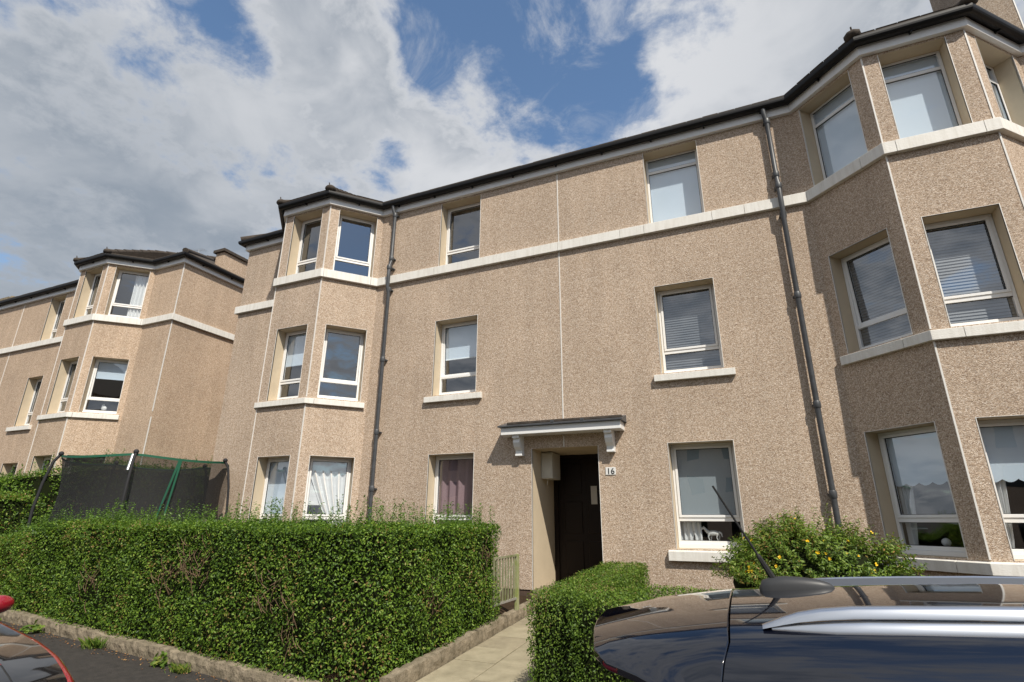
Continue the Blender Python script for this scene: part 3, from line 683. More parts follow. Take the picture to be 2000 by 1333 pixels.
for (k, a, b, lv, cv, op) in wn:
    z0, z1 = LN[lv]; window(nb, fn[k], a, b, z0, z1, 'bottom', cv, op, far=True); beads(bd, fn[k], a, b, z0, z1, False)
o = bd.build('opening_beads', 'bead', nb); o['kind'] = 'stuff'
for x, y in ((nx-spN, ny-dpN), (nx-spN-fwN, ny-dpN), (nxe, ny), (-21.75, ny)):
    for za, zb in ((ZG, S2-.14), (S2, B0), (B1, ZE)):
        b = MB(); b.box(x-.011, x+.011, y-.008, y+.01, za+nz, zb+nz); b.build('corner_bead', 'bead', nb)
stones(nb, PN, B0+nz, B1+nz, .07, [(0, 8.5), (0, 10.), (0, 11.7), (0, 12.75)], (0, 6.), (0, fn[0].len-.1))
stones(nb, PN, B0+nz, B1+nz, .07, [(2, .1), (2, 1.2), (3, 1.1), (4, .6), (5, .5), (5, 1.55), (5, 2.9)], (1, .02), (5, 5.))
stones(nb, PN, S2+nz-.15, S2+nz-.012, .06, [(2, .2), (3, .1)], (1, .05), (3, fn[3].len-.05), 'sill_stone')
for x0, x1 in ((-20.45, -19.25), (-24.4, -23.2)):
    for z in (S2, S1): stones(nb, PN, z+nz-.15, z+nz-.012, .07, [], (0, x0+32), (0, x1+32), 'sill_stone')
gutter_and_fascia(nb, PN, ZE+nz); main_roof(nb, -32, nxe, ny, ZE+nz+.26, side='right'); bay_roof(nb, PN[1], PN[2], PN[3], PN[4], ZE+nz+.27)
b = MB(); inner_shell(b, -31.9, nxe-.05, ny+.33, tuple(z+nz for z in (-1.02, 1.55, 4.25, 6.5)), 3.6, (-31.9, -26, -22, -18.6, -14.4), (PN[1:5],)); b.build('room_interior', 'room', nb)
c = MB(); c.box(-14.55, -14.2, 1.62, 2.55, 6.9, 7.90); cs = c.build('chimney', 'roughcast_far', nb)
c = MB(); c.box(-14.62, -14.13, 1.55, 2.62, 7.901, 7.99); c.build('chimney_cap', 'slate', cs)
c = MB(); c.tube([(-14.38, 2.4, 7.99), (-14.38, 2.4, 8.09)], .09, 8); c.build('chimney_pot', 'slate', cs)
# aerial wires on the neighbour's roof
ae = thing('roof_aerial', 'thin wire aerial on the roof beside the neighbouring chimney', 'aerial')
b = MB(); b.tube([(-15.1, 1.4, 7.4), (-15.1, 1.4, 8.05)], .012, 5); b.tube([(-15.6, 1.4, 8.1), (-14.8, 1.4, 7.98)], .006, 4)
for k in range(6): b.tube([(-15.55+k*.14, 1.28, 8.09-k*.02), (-15.55+k*.14, 1.52, 8.09-k*.02)], .004, 4)
b.build('antenna_rods', 'steel', ae)
# far block seen above the eaves at the left edge
fb = thing('distant_block', 'far roughcast gable with flat coping just above the roofline at the left edge', 'block of flats')
b = MB(); b.box(-37, -29.9, 3., 10, -1, 9.35); b.build('wall', 'roughcast_far', fb)
b = MB(); b.box(-37.1, -29.8, 2.9, 10.1, 9.351, 9.5); b.build('coping', 'concrete', fb)
for k in range(3):
    b = MB(); b.tube([(-31.6+k*.6, 3.3, 9.5), (-31.6+k*.6, 3.3, 9.75)], [.13, .1], 8); b.build('chimney_pot', 'concrete', fb)

# ------------------------------------------------------------------ houses across the street (seen in the glass and paint)
def opposite(x0, w, lab):
    r = thing('terrace_house', lab, 'house', 'houses across the street')
    y = -34.; b = MB(); b.box(x0, x0+w, y-8, y, -2.5, 6.); b.build('wall', 'roughcast_far', r)
    b = MB(); k = .3; b.add([(x0-k, y+k, 6.), (x0+w+k, y+k, 6.), (x0+w+k, y-8-k, 6.), (x0-k, y-8-k, 6.), (x0-k+3, y-4, 9.2), (x0+w+k-3, y-4, 9.2)], [(0, 1, 5, 4), (1, 2, 5), (2, 3, 4, 5), (3, 0, 4), (0, 3, 2, 1)]); b.build('roof', 'slate', r)
    for i in range(int(w/2.6)):
        for z in (-1., 1.9, 4.3):
            b = MB(); b.box(x0+1+i*2.6, x0+2.1+i*2.6, y, y+.03, z, z+1.3); b.build('window', 'carglass', r)
opposite(-26, 15, 'left house of the row across the street behind the camera'); opposite(-8, 15, 'middle house of the row across the street behind the camera'); opposite(10, 15, 'right house of the row across the street behind the camera')

# ------------------------------------------------------------------ ground
def pav(x): return -1.45-.034*(max(-40, min(40, x))+3.1)
def path_z(y): return -1.165+.0596*y
KX = lambda x: -4.5-.062*(x+3.1)            # street edge of the gardens
KX = lambda x: -4.47-.062*(x+3.1)
def garden_z(x, y):
    yk = KX(x); t = max(0, min(1, (y-yk)/(0-yk))); top = -1.12-.03*(x+3) if x > -14 else -.75
    return (pav(x)+.06)*(1-t)+top*t
def sheet(name, xs, ys, fz, material, kind='structure', parent=None):
    b = MB(); n = len(xs)
    for y in ys:
        for x in xs: b.v.append((x, y(x) if callable(y) else y, fz(x, y(x) if callable(y) else y)))
    for j in range(len(ys)-1):
        for i in range(n-1): b.f.append((j*n+i, j*n+i+1, (j+1)*n+i+1, (j+1)*n+i))
    o = b.build(name, material, parent, True); o['kind'] = kind; return o
xg = [-900, -400, -150, -60, -40]+[x*.5 for x in range(-78, 81)]+[60, 150, 400, 900]
sheet('ground', xg, [-900, -300, -60, -20, -12, -4.9, 0, 12, 60, 300, 900], lambda x, y: pav(x)-.30, 'soil')
def road_z(x, y): return pav(x)-.05*max(0, min(3.4, -4.55-y))
sheet('road', xg, [-26., -16., -12., -8., -6., -5.2, -4.7, lambda x: max(KX(x)+.05, -4.79) if x > -3 else KX(x)+.05], road_z, 'asphalt')
xw = [x*.5 for x in range(-60, 41)]
sheet('garden', [x for x in xw if x <= -3.5]+[-3.12], [lambda x: KX(x)+.04, -4.0, -3, -2, -1, 0.2, 1, 4, 9.], garden_z, 'soil')
sheet('garden', [-1.695, -1.5]+[x for x in xw if x >= -1], [lambda x: max(KX(x)+.04, -4.78), -4.0, -3, -2, -1, 0.2], garden_z, 'soil')
# garden edging of cast concrete
ed = thing('garden_edging', 'low rough concrete edging wall running under the tall hedge and up the path', 'edging wall')
def rough_block(name, p0, p1, w, z0a, z0b, h, parent, mt='concrete', jit=.008, nseg=16):
    """ragged-topped low block from p0 to p1 (plan), thickness w to the left of travel"""
    b = MB(); p0, p1 = Vector(p0), Vector(p1); d = p1-p0; n = Vector((-d.y, d.x)).normalized(); k = nseg+1
    for i in range(k):
        t = i/nseg; q = p0+d*t; z0 = z0a+(z0b-z0a)*t; hh = h+random.uniform(-jit, jit)*1.3; j = lambda: random.uniform(-jit, jit)
        for (a, zz) in ((0, -.2), (0+j()*.4, .02), (0+j(), hh*.55), (.008+abs(j())*.6, hh*.97), (w*.35+j(), hh+j()*.5), (w*.7+j(), hh+j()*.5), (w, hh*.9), (w, -.2)):
            r = q+n*a; b.v.append((r.x, r.y, z0+zz))
    for i in range(nseg):
        for m_ in range(7): b.f.append((i*8+m_, i*8+m_+1, (i+1)*8+m_+1, (i+1)*8+m_)[::-1])
    b.f += [tuple(range(8)), tuple(nseg*8+m_ for m_ in range(7, -1, -1))]
    return b.build(name, mt, parent, False)
x = -16.
while x < -3.9:
    x2 = min(x+random.uniform(.85, 1.0), -3.55); rough_block('edging_stone', (x+.006, KX(x)), (x2-.006, KX(x2)), .15, pav(x), pav(x2), .115, ed); x = x2
    if x2 >= -3.56: break
# rounded corner to the path
cpts = [(-3.55, KX(-3.55)), (-3.28, KX(-3.3)+.02), (-3.10, -4.33), (-3.03, -4.1)]
for a, b_ in zip(cpts[:-1], cpts[1:]): rough_block('edging_stone', a, b_, .14, pav(a[0]), pav(b_[0]), .115, ed, nseg=3)
y = -4.1
while y < -.35:
    y2 = min(y+random.uniform(.7, .9), -.3); rough_block('edging_stone', (-3.03, y+.005), (-3.03, y2-.005), .13, path_z(y), path_z(y2), .13, ed); y = y2
    if y2 >= -.31: break
x = -1.7
while x < 8:
    rough_block('edging_stone', (x+.006, max(KX(x), -4.79)), (x+.9, max(KX(x+.9), -4.79)), .12, pav(x), pav(x+.9), .10, ed); x += .91
# path slabs
ph = bpy.data.objects.new('path', None); COL.objects.link(ph); ph['kind'] = 'structure'
b = MB(); b.quad((-3.04, -4.45, path_z(-4.45)-.03), (-1.7, -4.45, path_z(-4.45)-.03), (-1.7, .0, path_z(0)-.03), (-3.04, 0, path_z(0)-.03)); b.build('path_bed', 'soil', ph)
y = -4.45; k = 0
while y < -.05:
    y2 = min(y+.475, 0)
    for (a, c) in ((-3.03, -2.56), (-2.56, -1.98), (-1.98, -1.70)):
        s = MB(); g = .005; j = random.uniform(-.004, .004)
        s.box(a+g, c-g, y+g, y2-g, -.04, 0); s.v = [(p, q, r+path_z(q)+j) for p, q, r in s.v]; s.build('paving_slab', random.choice(['slab', 'slab', 'slab2']), ph, bevel=.005)
    y = y2; k += 1

# ------------------------------------------------------------------ foliage
def mesh_np(name, V, F4, material, parent, kind=None, smooth=False):
    me = bpy.data.meshes.new(name); nv = len(V); nf = len(F4); w = F4.shape[1]
    me.vertices.add(nv); me.vertices.foreach_set('co', (V+np.array([0, 0, H])).astype(np.float32).ravel())
    me.loops.add(nf*w); me.loops.foreach_set('vertex_index', F4.astype(np.int32).ravel())
    me.polygons.add(nf); me.polygons.foreach_set('loop_start', np.arange(0, nf*w, w, dtype=np.int32)); me.polygons.foreach_set('loop_total', np.full(nf, w, dtype=np.int32))
    me.update(calc_edges=True); me.materials.append(M[material])
    if smooth: me.polygons.foreach_set('use_smooth', [True]*nf)
    o = bpy.data.objects.new(name, me); COL.objects.link(o)
    if parent is not None: o.parent = parent
    if kind: o['kind'] = kind
    return o
def leaves_np(P, Nn, size, spread=.8, ratio=.5, fold=.25):
    """P (n,3) base points, Nn (n,3) facing; folded rhombus leaves"""
    n = len(P); nn = Nn+rng.normal(0, spread, (n, 3)); nn /= np.linalg.norm(nn, axis=1)[:, None]
    t = rng.normal(0, 1, (n, 3)); t -= nn*(t*nn).sum(1)[:, None]; t /= np.linalg.norm(t, axis=1)[:, None]; b = np.cross(nn, t)
    s = size*rng.uniform(.65, 1.35, n)[:, None]
    a = P; c = P+t*s; m_ = P+t*s*.5; l = m_+b*s*ratio*.5+nn*s*fold*.4; r = m_-b*s*ratio*.5+nn*s*fold*.4
    V = np.stack([a, l, c, r], 1).reshape(-1, 3); base = np.arange(n)[:, None]*4
    F = np.concatenate([base+np.array([[0, 1, 2]]), base+np.array([[0, 2, 3]])], 0)
    return V, F
def in_poly(x, y, P):
    c = np.zeros(len(x), bool); j = len(P)-1
    for i in range(len(P)):
        (xi, yi), (xj, yj) = P[i], P[j]
        c ^= ((yi > y) != (yj > y)) & (x < (xj-xi)*(y-yi)/(yj-yi+1e-12)+xi); j = i
    return c
def fnoise(x, y, z, s):
    return (np.sin(x*2.1*s+1.3*np.sin(y*1.7*s))+np.sin(y*2.7*s+z*1.9*s)+np.sin(z*3.1*s+x*1.1*s+2))/3
def core_prism(b, F_, B_, zb, zt):
    k = len(F_); g = lambda f, p: float(f(np.array([p[0]]), np.array([p[1]]))[0])
    for p, q in zip(F_, B_): b.v += [(p[0], p[1], g(zb, p)), (p[0], p[1], g(zt, p)-.07), (q[0], q[1], g(zt, q)-.07), (q[0], q[1], g(zb, q))]
    o = len(b.v)-4*k
    for i in range(k-1):
        for j in range(3): b.f.append((o+i*4+j, o+i*4+4+j, o+i*4+5+j, o+i*4+1+j))
    b.f += [(o, o+1, o+2, o+3), (o+4*k-4, o+4*k-1, o+4*k-2, o+4*k-3)]
def hedge(root, P, zb, zt, side_d, top_d, leaf, mt='privet', bulge=.04, sprigs=0, sprig_h=.18, skip=(), seed_twigs=0, spread=.75, round_top=.08, core=None, inset=.11):
    """P: closed plan outline CCW. zb, zt functions of (x,y) arrays"""
    pts, nor = [], []; n = len(P)
    for i in range(n):
        if i in skip: continue
        a = np.array(P[i]); b = np.array(P[(i+1) % n]); d = b-a; Ls = np.linalg.norm(d); nm = np.array([d[1], -d[0]])/Ls
        cnt = int(Ls*1.3*side_d); t = rng.random(cnt); x = a[0]+d[0]*t; y = a[1]+d[1]*t; z0 = zb(x, y); z1 = zt(x, y); q = rng.random(cnt); z = z0+(z1-z0)*q
        dep = -np.abs(rng.normal(0, .05, cnt))+bulge*fnoise(x, y, z, 2.2)+.02*fnoise(x, y, z, 7)
        dep -= round_top*np.clip((q-.88)/.12, 0, 1)**2
        pts.append(np.stack([x+nm[0]*dep, y+nm[1]*dep, z], 1)); nor.append(np.tile([nm[0], nm[1], .25], (cnt, 1)))
    xs = np.array([p[0] for p in P]); ys = np.array([p[1] for p in P]); ar = (xs.max()-xs.min())*(ys.max()-ys.min())
    cnt = int(ar*top_d); x = rng.uniform(xs.min(), xs.max(), cnt); y = rng.uniform(ys.min(), ys.max(), cnt); k = in_poly(x, y, P); x, y = x[k], y[k]
    z = zt(x, y)+bulge*.8*fnoise(x, y, 0*x, 2.2)+bulge*.35*fnoise(x, y, 0*x, 8)-np.abs(rng.normal(0, .055, len(x)))
    pts.append(np.stack([x, y, z], 1)); nor.append(np.tile([0, 0, 1.], (len(x), 1)))
    Pn = np.concatenate(pts); Nn = np.concatenate(nor)
    if seed_twigs:                       # thin, half-dead spots where the wood shows
        keep = np.ones(len(Pn), bool)
        for (px, py, pz, _, _) in seed_twigs:
            d = np.sqrt((Pn[:, 0]-px)**2+(Pn[:, 1]-py)**2+((Pn[:, 2]-pz)*.8)**2)+.04*fnoise(Pn[:, 0], Pn[:, 1], Pn[:, 2], 9)
            keep &= ~((rng.random(len(Pn)) < .62) & (d < .15))
        Pn, Nn = Pn[keep], Nn[keep]
    V, F = leaves_np(Pn, Nn, leaf, spread)
    mesh_np('foliage', V, F, mt, root, 'stuff')
    # solid near-black core, the hedge's inner shade put into its colour
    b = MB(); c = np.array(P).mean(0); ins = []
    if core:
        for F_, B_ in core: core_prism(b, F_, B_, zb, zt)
        b.build('shade_core', 'core', root)
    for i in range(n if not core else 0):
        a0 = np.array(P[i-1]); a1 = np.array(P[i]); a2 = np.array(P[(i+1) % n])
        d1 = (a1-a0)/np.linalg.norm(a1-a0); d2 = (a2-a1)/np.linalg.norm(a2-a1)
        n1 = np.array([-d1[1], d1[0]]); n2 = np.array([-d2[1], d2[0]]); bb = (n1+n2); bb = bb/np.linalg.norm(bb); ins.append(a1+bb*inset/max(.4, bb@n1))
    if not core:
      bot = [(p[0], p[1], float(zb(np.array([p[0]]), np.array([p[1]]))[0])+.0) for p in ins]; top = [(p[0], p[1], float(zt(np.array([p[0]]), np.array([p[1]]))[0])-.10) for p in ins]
      b.add(bot+top, [tuple(range(n, 2*n))]+[(i, (i+1) % n, n+(i+1) % n, n+i) for i in range(n)]); b.build('shade_core', 'core', root)
    if sprigs:
        k = rng.random(len(x)) < 1; ii = rng.choice(len(x), sprigs)
        LP, LN_, st = [], [], MB()
        for i in ii:
            hgt = sprig_h*rng.uniform(.35, 1.15)*(1.25 if fnoise(x[i], y[i], 0, 1.7) > 0 else .7); bx, by, bz = x[i], y[i], z[i]-.03; lx, ly = rng.normal(0, .10, 2)
            m_ = max(4, int(hgt/.021))
            for j in range(m_):
                t = (j+.5)/m_; q = (bx+lx*hgt*t, by+ly*hgt*t, bz+hgt*t); an = (j % 2)*1.57+rng.uniform(-.3, .3)
                for sg_ in (0, math.pi):
                    LP.append(q); LN_.append((math.cos(an+sg_)*.5, math.sin(an+sg_)*.5, .8))
            st.v += [(bx, by, bz), (bx+.003, by, bz), (bx+lx*hgt, by+ly*hgt, bz+hgt)]; c0 = len(st.v); st.f.append((c0-3, c0-2, c0-1))
        V, F = leaves_np(np.array(LP), np.array(LN_), leaf*1.0, .35, .42); mesh_np('young_shoots', V, F, 'sprig', root, 'stuff')
        st.build('shoot_stems', 'sprig', root)['kind'] = 'stuff'
    if seed_twigs:
        tw = MB()
        for (px, py, pz, nx_, ny_) in seed_twigs:
            for k in range(26):
                o_ = Vector((px+random.gauss(0, .09), py+random.gauss(0, .03), pz+random.gauss(0, .12))); d = Vector((random.gauss(0, .6), random.gauss(0, .3), random.uniform(.3, 1))).normalized()*random.uniform(.08, .2)
                tw.tube([o_, o_+d*.5+Vector((nx_, ny_, 0))*.015, o_+d], [.0035, .003, .0015], 4)
        tw.build('bare_twigs', 'twig', root)['kind'] = 'stuff'

gz = np.vectorize(garden_z)
hA = thing('privet_hedge', 'long tall leafy hedge with young shoots on top, left of the path', 'hedge')
Ak = lambda x: KX(x)+.07
PA = [(-13., Ak(-13)+.35), (-10., Ak(-10)), (-7, Ak(-7)), (-3.75, Ak(-3.75)), (-3.42, Ak(-3.4)+.10), (-3.14, -4.05), (-3.07, -3.3), (-3.03, -1.85), (-3.4, -1.6), (-4.0, -1.75), (-4.2, -3.0), (-7, -3.2), (-10, -2.95), (-13, -2.5)]
ztA = lambda x, y: -.05-.34*np.clip((-8.6-x)/2.0, 0, 1)**1.3
hedge(hA, PA, lambda x, y: gz(x, y)+.02, ztA, 4100, 3200, .028, 'privet', .07, sprigs=1700, sprig_h=.22, skip=(8, 9, 10, 11, 12),
      seed_twigs=[(-4.3, Ak(-4.3)-.01, -.72, 0, -1), (-4.0, Ak(-4.0)-.01, -.95, 0, -1), (-5.6, Ak(-5.6)-.01, -.45, 0, -1), (-5.4, Ak(-5.4)-.01, -.55, 0, -1), (-5.9, Ak(-5.9)-.01, -.62, 0, -1), (-3.15, -2.2, -.45, 1, 0), (-7.4, Ak(-7.4)-.01, -.75, 0, -1), (-3.2, -3.3, -.85, 1, 0)], spread=.8, core=[([(x, Ak(x)+.13) for x in (-13, -12, -11, -10.3, -9.6, -9.1, -8.6, -7, -5.5, -4.3, -3.75)], [(x, -3.1) for x in (-13, -12, -11, -10.3, -9.6, -9.1, -8.6, -7, -5.5, -4.3, -3.75)]), ([(-3.36, -4.0), (-3.22, -3.), (-3.16, -1.9)], [(-4., -4.0), (-3.98, -3.), (-3.9, -1.9)])])
hB = thing('clipped_hedge', 'short neatly clipped hedge running up the right side of the path', 'hedge')
PB = [(-1.66, -4.42), (-1.15, -4.42), (-1.22, -1.75), (-1.74, -1.72)]
hedge(hB, PB, lambda x, y: gz(x, y)+.02, lambda x, y: -.50+.05*np.clip((y+4.4)/2.5, 0, 1), 7500, 9000, .0185, 'privet_clipped', .022, spread=.6, round_top=.1, inset=.055)
hC = thing('clipped_hedge', 'low clipped hedge along the pavement behind the dark car', 'hedge')
PC = [(-1.3, -4.5), (4.5, -4.72), (4.5, -3.7), (-1.0, -3.5), (-1.16, -3.9)]
hedge(hC, PC, lambda x, y: gz(x, y)+.02, lambda x, y: -.505+.0*x, 3800, 5500, .019, 'privet_clipped', .025, spread=.6, inset=.06)
hD = thing('boundary_hedge', 'taller bushy hedge behind the trampoline at the left edge', 'hedge')
PD_ = [(-19., -2.1), (-13.7, -2.0), (-12.9, -1.0), (-12.3, .6), (-12.9, 2.0), (-14., -.1), (-19, -.8)]
hedge(hD, PD_, lambda x, y: gz(x, y)+.0, lambda x, y: .80+.33*np.clip((x+14.2)/1.2, 0, 1)+.0*x, 1500, 1500, .048, 'privet', .16, sprigs=420, sprig_h=.30, skip=(4, 5), spread=.9)
hE = thing('boundary_hedge', 'dark low hedge at the far left between the tall hedge and the garden', 'hedge')
PE = [(-18., -3.0), (-12.6, -3.1), (-12.3, -2.35), (-18, -2.3)]
hedge(hE, PE, lambda x, y: gz(x, y)+.0, lambda x, y: .42+.0*x, 1300, 1300, .045, 'privet', .14, sprigs=120, sprig_h=.22, skip=(3,), spread=.9)

# yellow-flowered shrub by the wall
sh = thing('flowering_shrub', 'rounded green shrub with yellow flowers against the wall behind the dark car', 'shrub')
cx_, cy_, cz_ = .44, -1.45, -.60
LP, LN_ = [], []; stems = MB()
def bush_r(th, ph): return 1+.10*math.sin(3*th+1)+.08*math.sin(5*th+ph*4)+.06*math.sin(9*th+2+ph*7)
tips = []
for i in range(1900):
    th = random.uniform(0, 2*math.pi); ph_ = math.asin(random.uniform(.0, 1)); r = bush_r(th, ph_)*(random.uniform(.75, 1.02) if random.random() < .8 else random.uniform(.3, .8))
    d = Vector((math.cos(th)*math.cos(ph_)*1.0, math.sin(th)*math.cos(ph_)*.74, math.sin(ph_)*.69)); tip = Vector((cx_, cy_, cz_))+d*r
    o_ = tip-d.normalized()*random.uniform(.14, .24)-Vector((0, 0, .03)); tips.append((tip, d.normalized()))
    if i % 3 == 0: stems.add([o_, o_+Vector((.004, 0, 0)), tip], [(0, 1, 2)])
    m_ = 13
    for j in range(m_):
        t = (j+.5)/m_; q = o_.lerp(tip, t)
        for s_ in range(2): LP.append(tuple(q)); LN_.append(tuple(d.normalized()*.7+Vector((0, 0, .6))+Vector((random.gauss(0, .4), random.gauss(0, .4), 0))))
V, F = leaves_np(np.array(LP), np.array(LN_), .037, .45, .36); mesh_np('foliage', V, F, 'hyper', sh, 'stuff'); stems.build('stems', 'twig', sh)['kind'] = 'stuff'
b = MB(); b.ball((cx_, cy_, cz_-.05), (.78, .55, .52), 16, 10); b.ball((cx_, cy_, cz_-.4), (.6, .45, .5), 14, 8); b.build('shade_core', 'core', sh, True)  # solid dark core, colour stands in for shade inside the shrub
fl = [t for t in tips if t[1].y < -.25 and t[1].z > .12]; random.shuffle(fl)
for tip, d in fl[:30]:
    f_ = MB(); c0 = tip+d*.015; a = d.cross(Vector((0, 0, 1))).normalized(); b2 = d.cross(a); open_ = random.uniform(.5, 1)
    for k in range(5):
        an = k*2*math.pi/5; rr = (a*math.cos(an)+b2*math.sin(an)); tt = (a*math.cos(an+1.57)+b2*math.sin(an+1.57)); s_ = .019*random.uniform(.8, 1.1)
        f_.add([c0, c0+rr*s_*open_+tt*s_*.45+d*.006, c0+rr*s_*1.5*open_+d*.014, c0+rr*s_*open_-tt*s_*.45+d*.006], [(0, 1, 2, 3)])
    f_.ball(tuple(c0+d*.008), .006, 6, 4); f_.build('flower', 'petal', sh)

# weeds at the foot of the edging
def weed(x, y, lab, n, r, leaf, h=.1, mt='weed', grass=False, name='weed_plant'):
    o = thing(name, lab, 'weed'); z = pav(x); LP, LN_ = [], []
    if grass:
        b = MB()
        for i in range(n):
            a = random.uniform(0, 6.28); q = Vector((x+random.gauss(0, r*.4), y+random.gauss(0, r*.25), z)); d = Vector((math.cos(a)*.5, math.sin(a)*.4-.2, 1))*h*random.uniform(.5, 1.1)
            w_ = Vector((-math.sin(a), math.cos(a), 0))*.003; b.add([q-w_, q+w_, q+d*.6+w_*.7, q+d+Vector((d.x, d.y, -.2*h))*.4], [(0, 1, 2, 3)])
        b.build('leaf_blades', mt, o)['kind'] = 'stuff'
    else:
        for i in range(n):
            a = random.uniform(0, 6.28); rr = r*math.sqrt(random.random()); LP.append((x+math.cos(a)*rr, y-.02+math.sin(a)*rr*.5, z+random.uniform(.01, h)*(1-rr/r*.6))); LN_.append((0, -.3, 1))
        V, F = leaves_np(np.array(LP), np.array(LN_), leaf, .5, .75); mesh_np('leaf_rosette', V, F, mt, o, 'stuff')
    return o
weed(-8.05, KX(-8.05)-.07, 'broad-leaved weed clump at the foot of the edging near the red car', 60, .16, .06, .11)
weed(-9.75, KX(-9.75)-.05, 'small bright green weed beside the red car', 60, .15, .04, .11)
weed(-9.1, KX(-9.1)-.05, 'tiny weed between the edging stones left of the broad-leaved weed', 40, .10, .04, .08)
weed(-5.55, KX(-5.55)-.06, 'upright green weed at the foot of the edging near the bottom of the photo', 60, .10, .045, .13)
weed(-6.75, KX(-6.75)-.07, 'yellowish grass tuft at the foot of the edging below the middle of the tall hedge', 130, .14, .1, .12, grass=True, name='grass_tuft')
weed(-5.2, KX(-5.2)-.09, 'dry low grass tuft at the foot of the edging, the nearest one', 120, .12, .1, .09, grass=True, name='grass_tuft')
LP = []; 
for i in range(420):
    x = random.uniform(-11, -4.2); LP.append((x, KX(x)-abs(random.gauss(0, .10))-.01, pav(x)+.006))
LP = np.array(LP); V, F = leaves_np(LP, np.tile([0, 0, 1.], (len(LP), 1)), .022, .25, .6); o = mesh_np('leaf_litter', V, F, 'litter', None, 'stuff'); tag(o, 'brown dead leaves gathered along the foot of the edging', 'leaf litter')

# ------------------------------------------------------------------ garden gate lying open along the path
gt = thing('garden_gate', 'small weathered metal bar gate at the end of the tall hedge beside the path', 'gate')
gx, ya, yb = -3.07, -2.0, -1.30; zt_, zb_ = -.44, -.99
for k in range(8):
    y = ya+(yb-ya)*k/8; b = MB(); b.box(gx-.009, gx+.009, y-.009, y+.009, zb_+.02, zt_+.0); b.build('gate_bar', 'gate', gt)
for z, mt_ in ((zb_, 'steel'), (zt_-.02, 'gate')): b = MB(); b.box(gx-.012, gx+.012, ya, yb, z, z+.024); b.build('gate_rail', mt_, gt)
b = MB(); b.frame_box((gx-.004, ya+.1, zb_+.04), (.008, 0, 0), (0, .03, 0), (0, .0, .02)); b.tube([(gx, ya+.05, zb_+.03), (gx, yb-.06, zt_-.06)], .006, 5); b.build('gate_brace', 'gate', gt)
b = MB(); b.box(gx-.02, gx+.025, yb-.01, yb+.05, zb_-.14, zt_+.01); b.build('gate_post', 'gatepost', gt, bevel=.004)

# ------------------------------------------------------------------ ornaments behind glass
def ornament(name, lab, cat, fn_, mt='porcelain'):
    b = MB(); fn_(b); o = b.build(name, mt, None, True); tag(o, lab, cat); return o
f5 = fc[5]
def shelf_z(): return S1+.11
def horse(b):
    y = .36; x = -.62; z = shelf_z(); b.ball((x, y, z+.10), (.085, .035, .04), 12, 8); b.tube([(x-.07, y, z+.11), (x-.105, y, z+.15), (x-.12, y, z+.175)], [.03, .022, .018], 8)
    b.tube([(x-.115, y, z+.185), (x-.145, y, z+.165), (x-.165, y, z+.15)], [.02, .016, .010], 8); b.tube([(x+.075, y, z+.12), (x+.11, y, z+.10), (x+.12, y, z+.05)], [.012, .014, .005], 6)
    for lx, s_ in ((-.06, -.02), (-.045, .02), (.055, -.02), (.07, .02)): b.tube([(x+lx, y+s_, z+.09), (x+lx+s_*.6, y+s_, z+.045), (x+lx, y+s_, z)], [.017, .009, .008], 6)
ornament('horse_figurine', 'small white horse ornament on the sill of the ground floor window right of the door', 'ornament', horse)
def blackfig(b):
    x, y, z = -.88, .36, shelf_z(); b.tube([(x, y, z), (x, y, z+.06), (x+.008, y, z+.10), (x, y, z+.13)], [.022, .018, .012, .004], 8); b.ball((x, y, z+.115), .016, 8, 6)
ornament('cat_figurine', 'small black ornament standing left of the white horse ornament', 'ornament', blackfig, 'black')
q = fc[6].p(.62, .36, S1+.15)
ornament('flower_ornament', 'round white fluffy ornament on the sill of the right bay ground floor window', 'ornament', lambda b: (b.ball(tuple(q), .05, 10, 8), b.tube([(q.x, q.y, q.z-.05), (q.x, q.y, q.z-.03)], .02, 8)))
q2 = fn[3].p(.62, .36, S2+nz+.11)
ornament('goose_figurine', 'white bird ornament on the sill of the neighbouring bay window', 'ornament', lambda b: (b.ball((q2.x, q2.y, q2.z+.07), (.09, .06, .07), 10, 8), b.tube([(q2.x-.04, q2.y, q2.z+.1), (q2.x-.06, q2.y, q2.z+.17), (q2.x-.03, q2.y, q2.z+.19)], [.04, .035, .02], 8)))

# ------------------------------------------------------------------ trampoline
tp = thing('trampoline', 'round garden trampoline with black safety net and green rim behind the tall hedge', 'trampoline')
tcx, tcy, tr_, tz = -11.0, -1.35, 1.40, 1.10; gzz = garden_z(tcx, tcy)
b = MB(); n = 48; mz = gzz+.75
pa = [k*math.pi*.4+.5 for k in range(5)]
def sag(a):
    d = min(abs((a-p+math.pi) % (2*math.pi)-math.pi) for p in pa); return .055*math.sin(min(1, d/.63)*math.pi/2)
for j in range(9):
    t = j/8
    for k in range(n):
        a = k*2*math.pi/n; r = tr_*(1-.06*math.sin(t*math.pi)); b.v.append((tcx+r*math.cos(a), tcy+r*math.sin(a), mz+(tz-sag(a)-mz)*t))
for j in range(8):
    for k in range(n): b.f.append((j*n+k, j*n+(k+1) % n, (j+1)*n+(k+1) % n, (j+1)*n+k))
b.build('safety_net', 'safenet', tp, True)
b = MB()
for k in range(n):
    a, c = k*2*math.pi/n, (k+1)*2*math.pi/n
    P_ = lambda an, dz, rr=tr_+.008: (tcx+rr*math.cos(an), tcy+rr*math.sin(an), tz-sag(an)+dz)
    b.quad(P_(a, -.032), P_(c, -.032), P_(c, .008), P_(a, .008))
b.build('rim_webbing', 'green', tp)
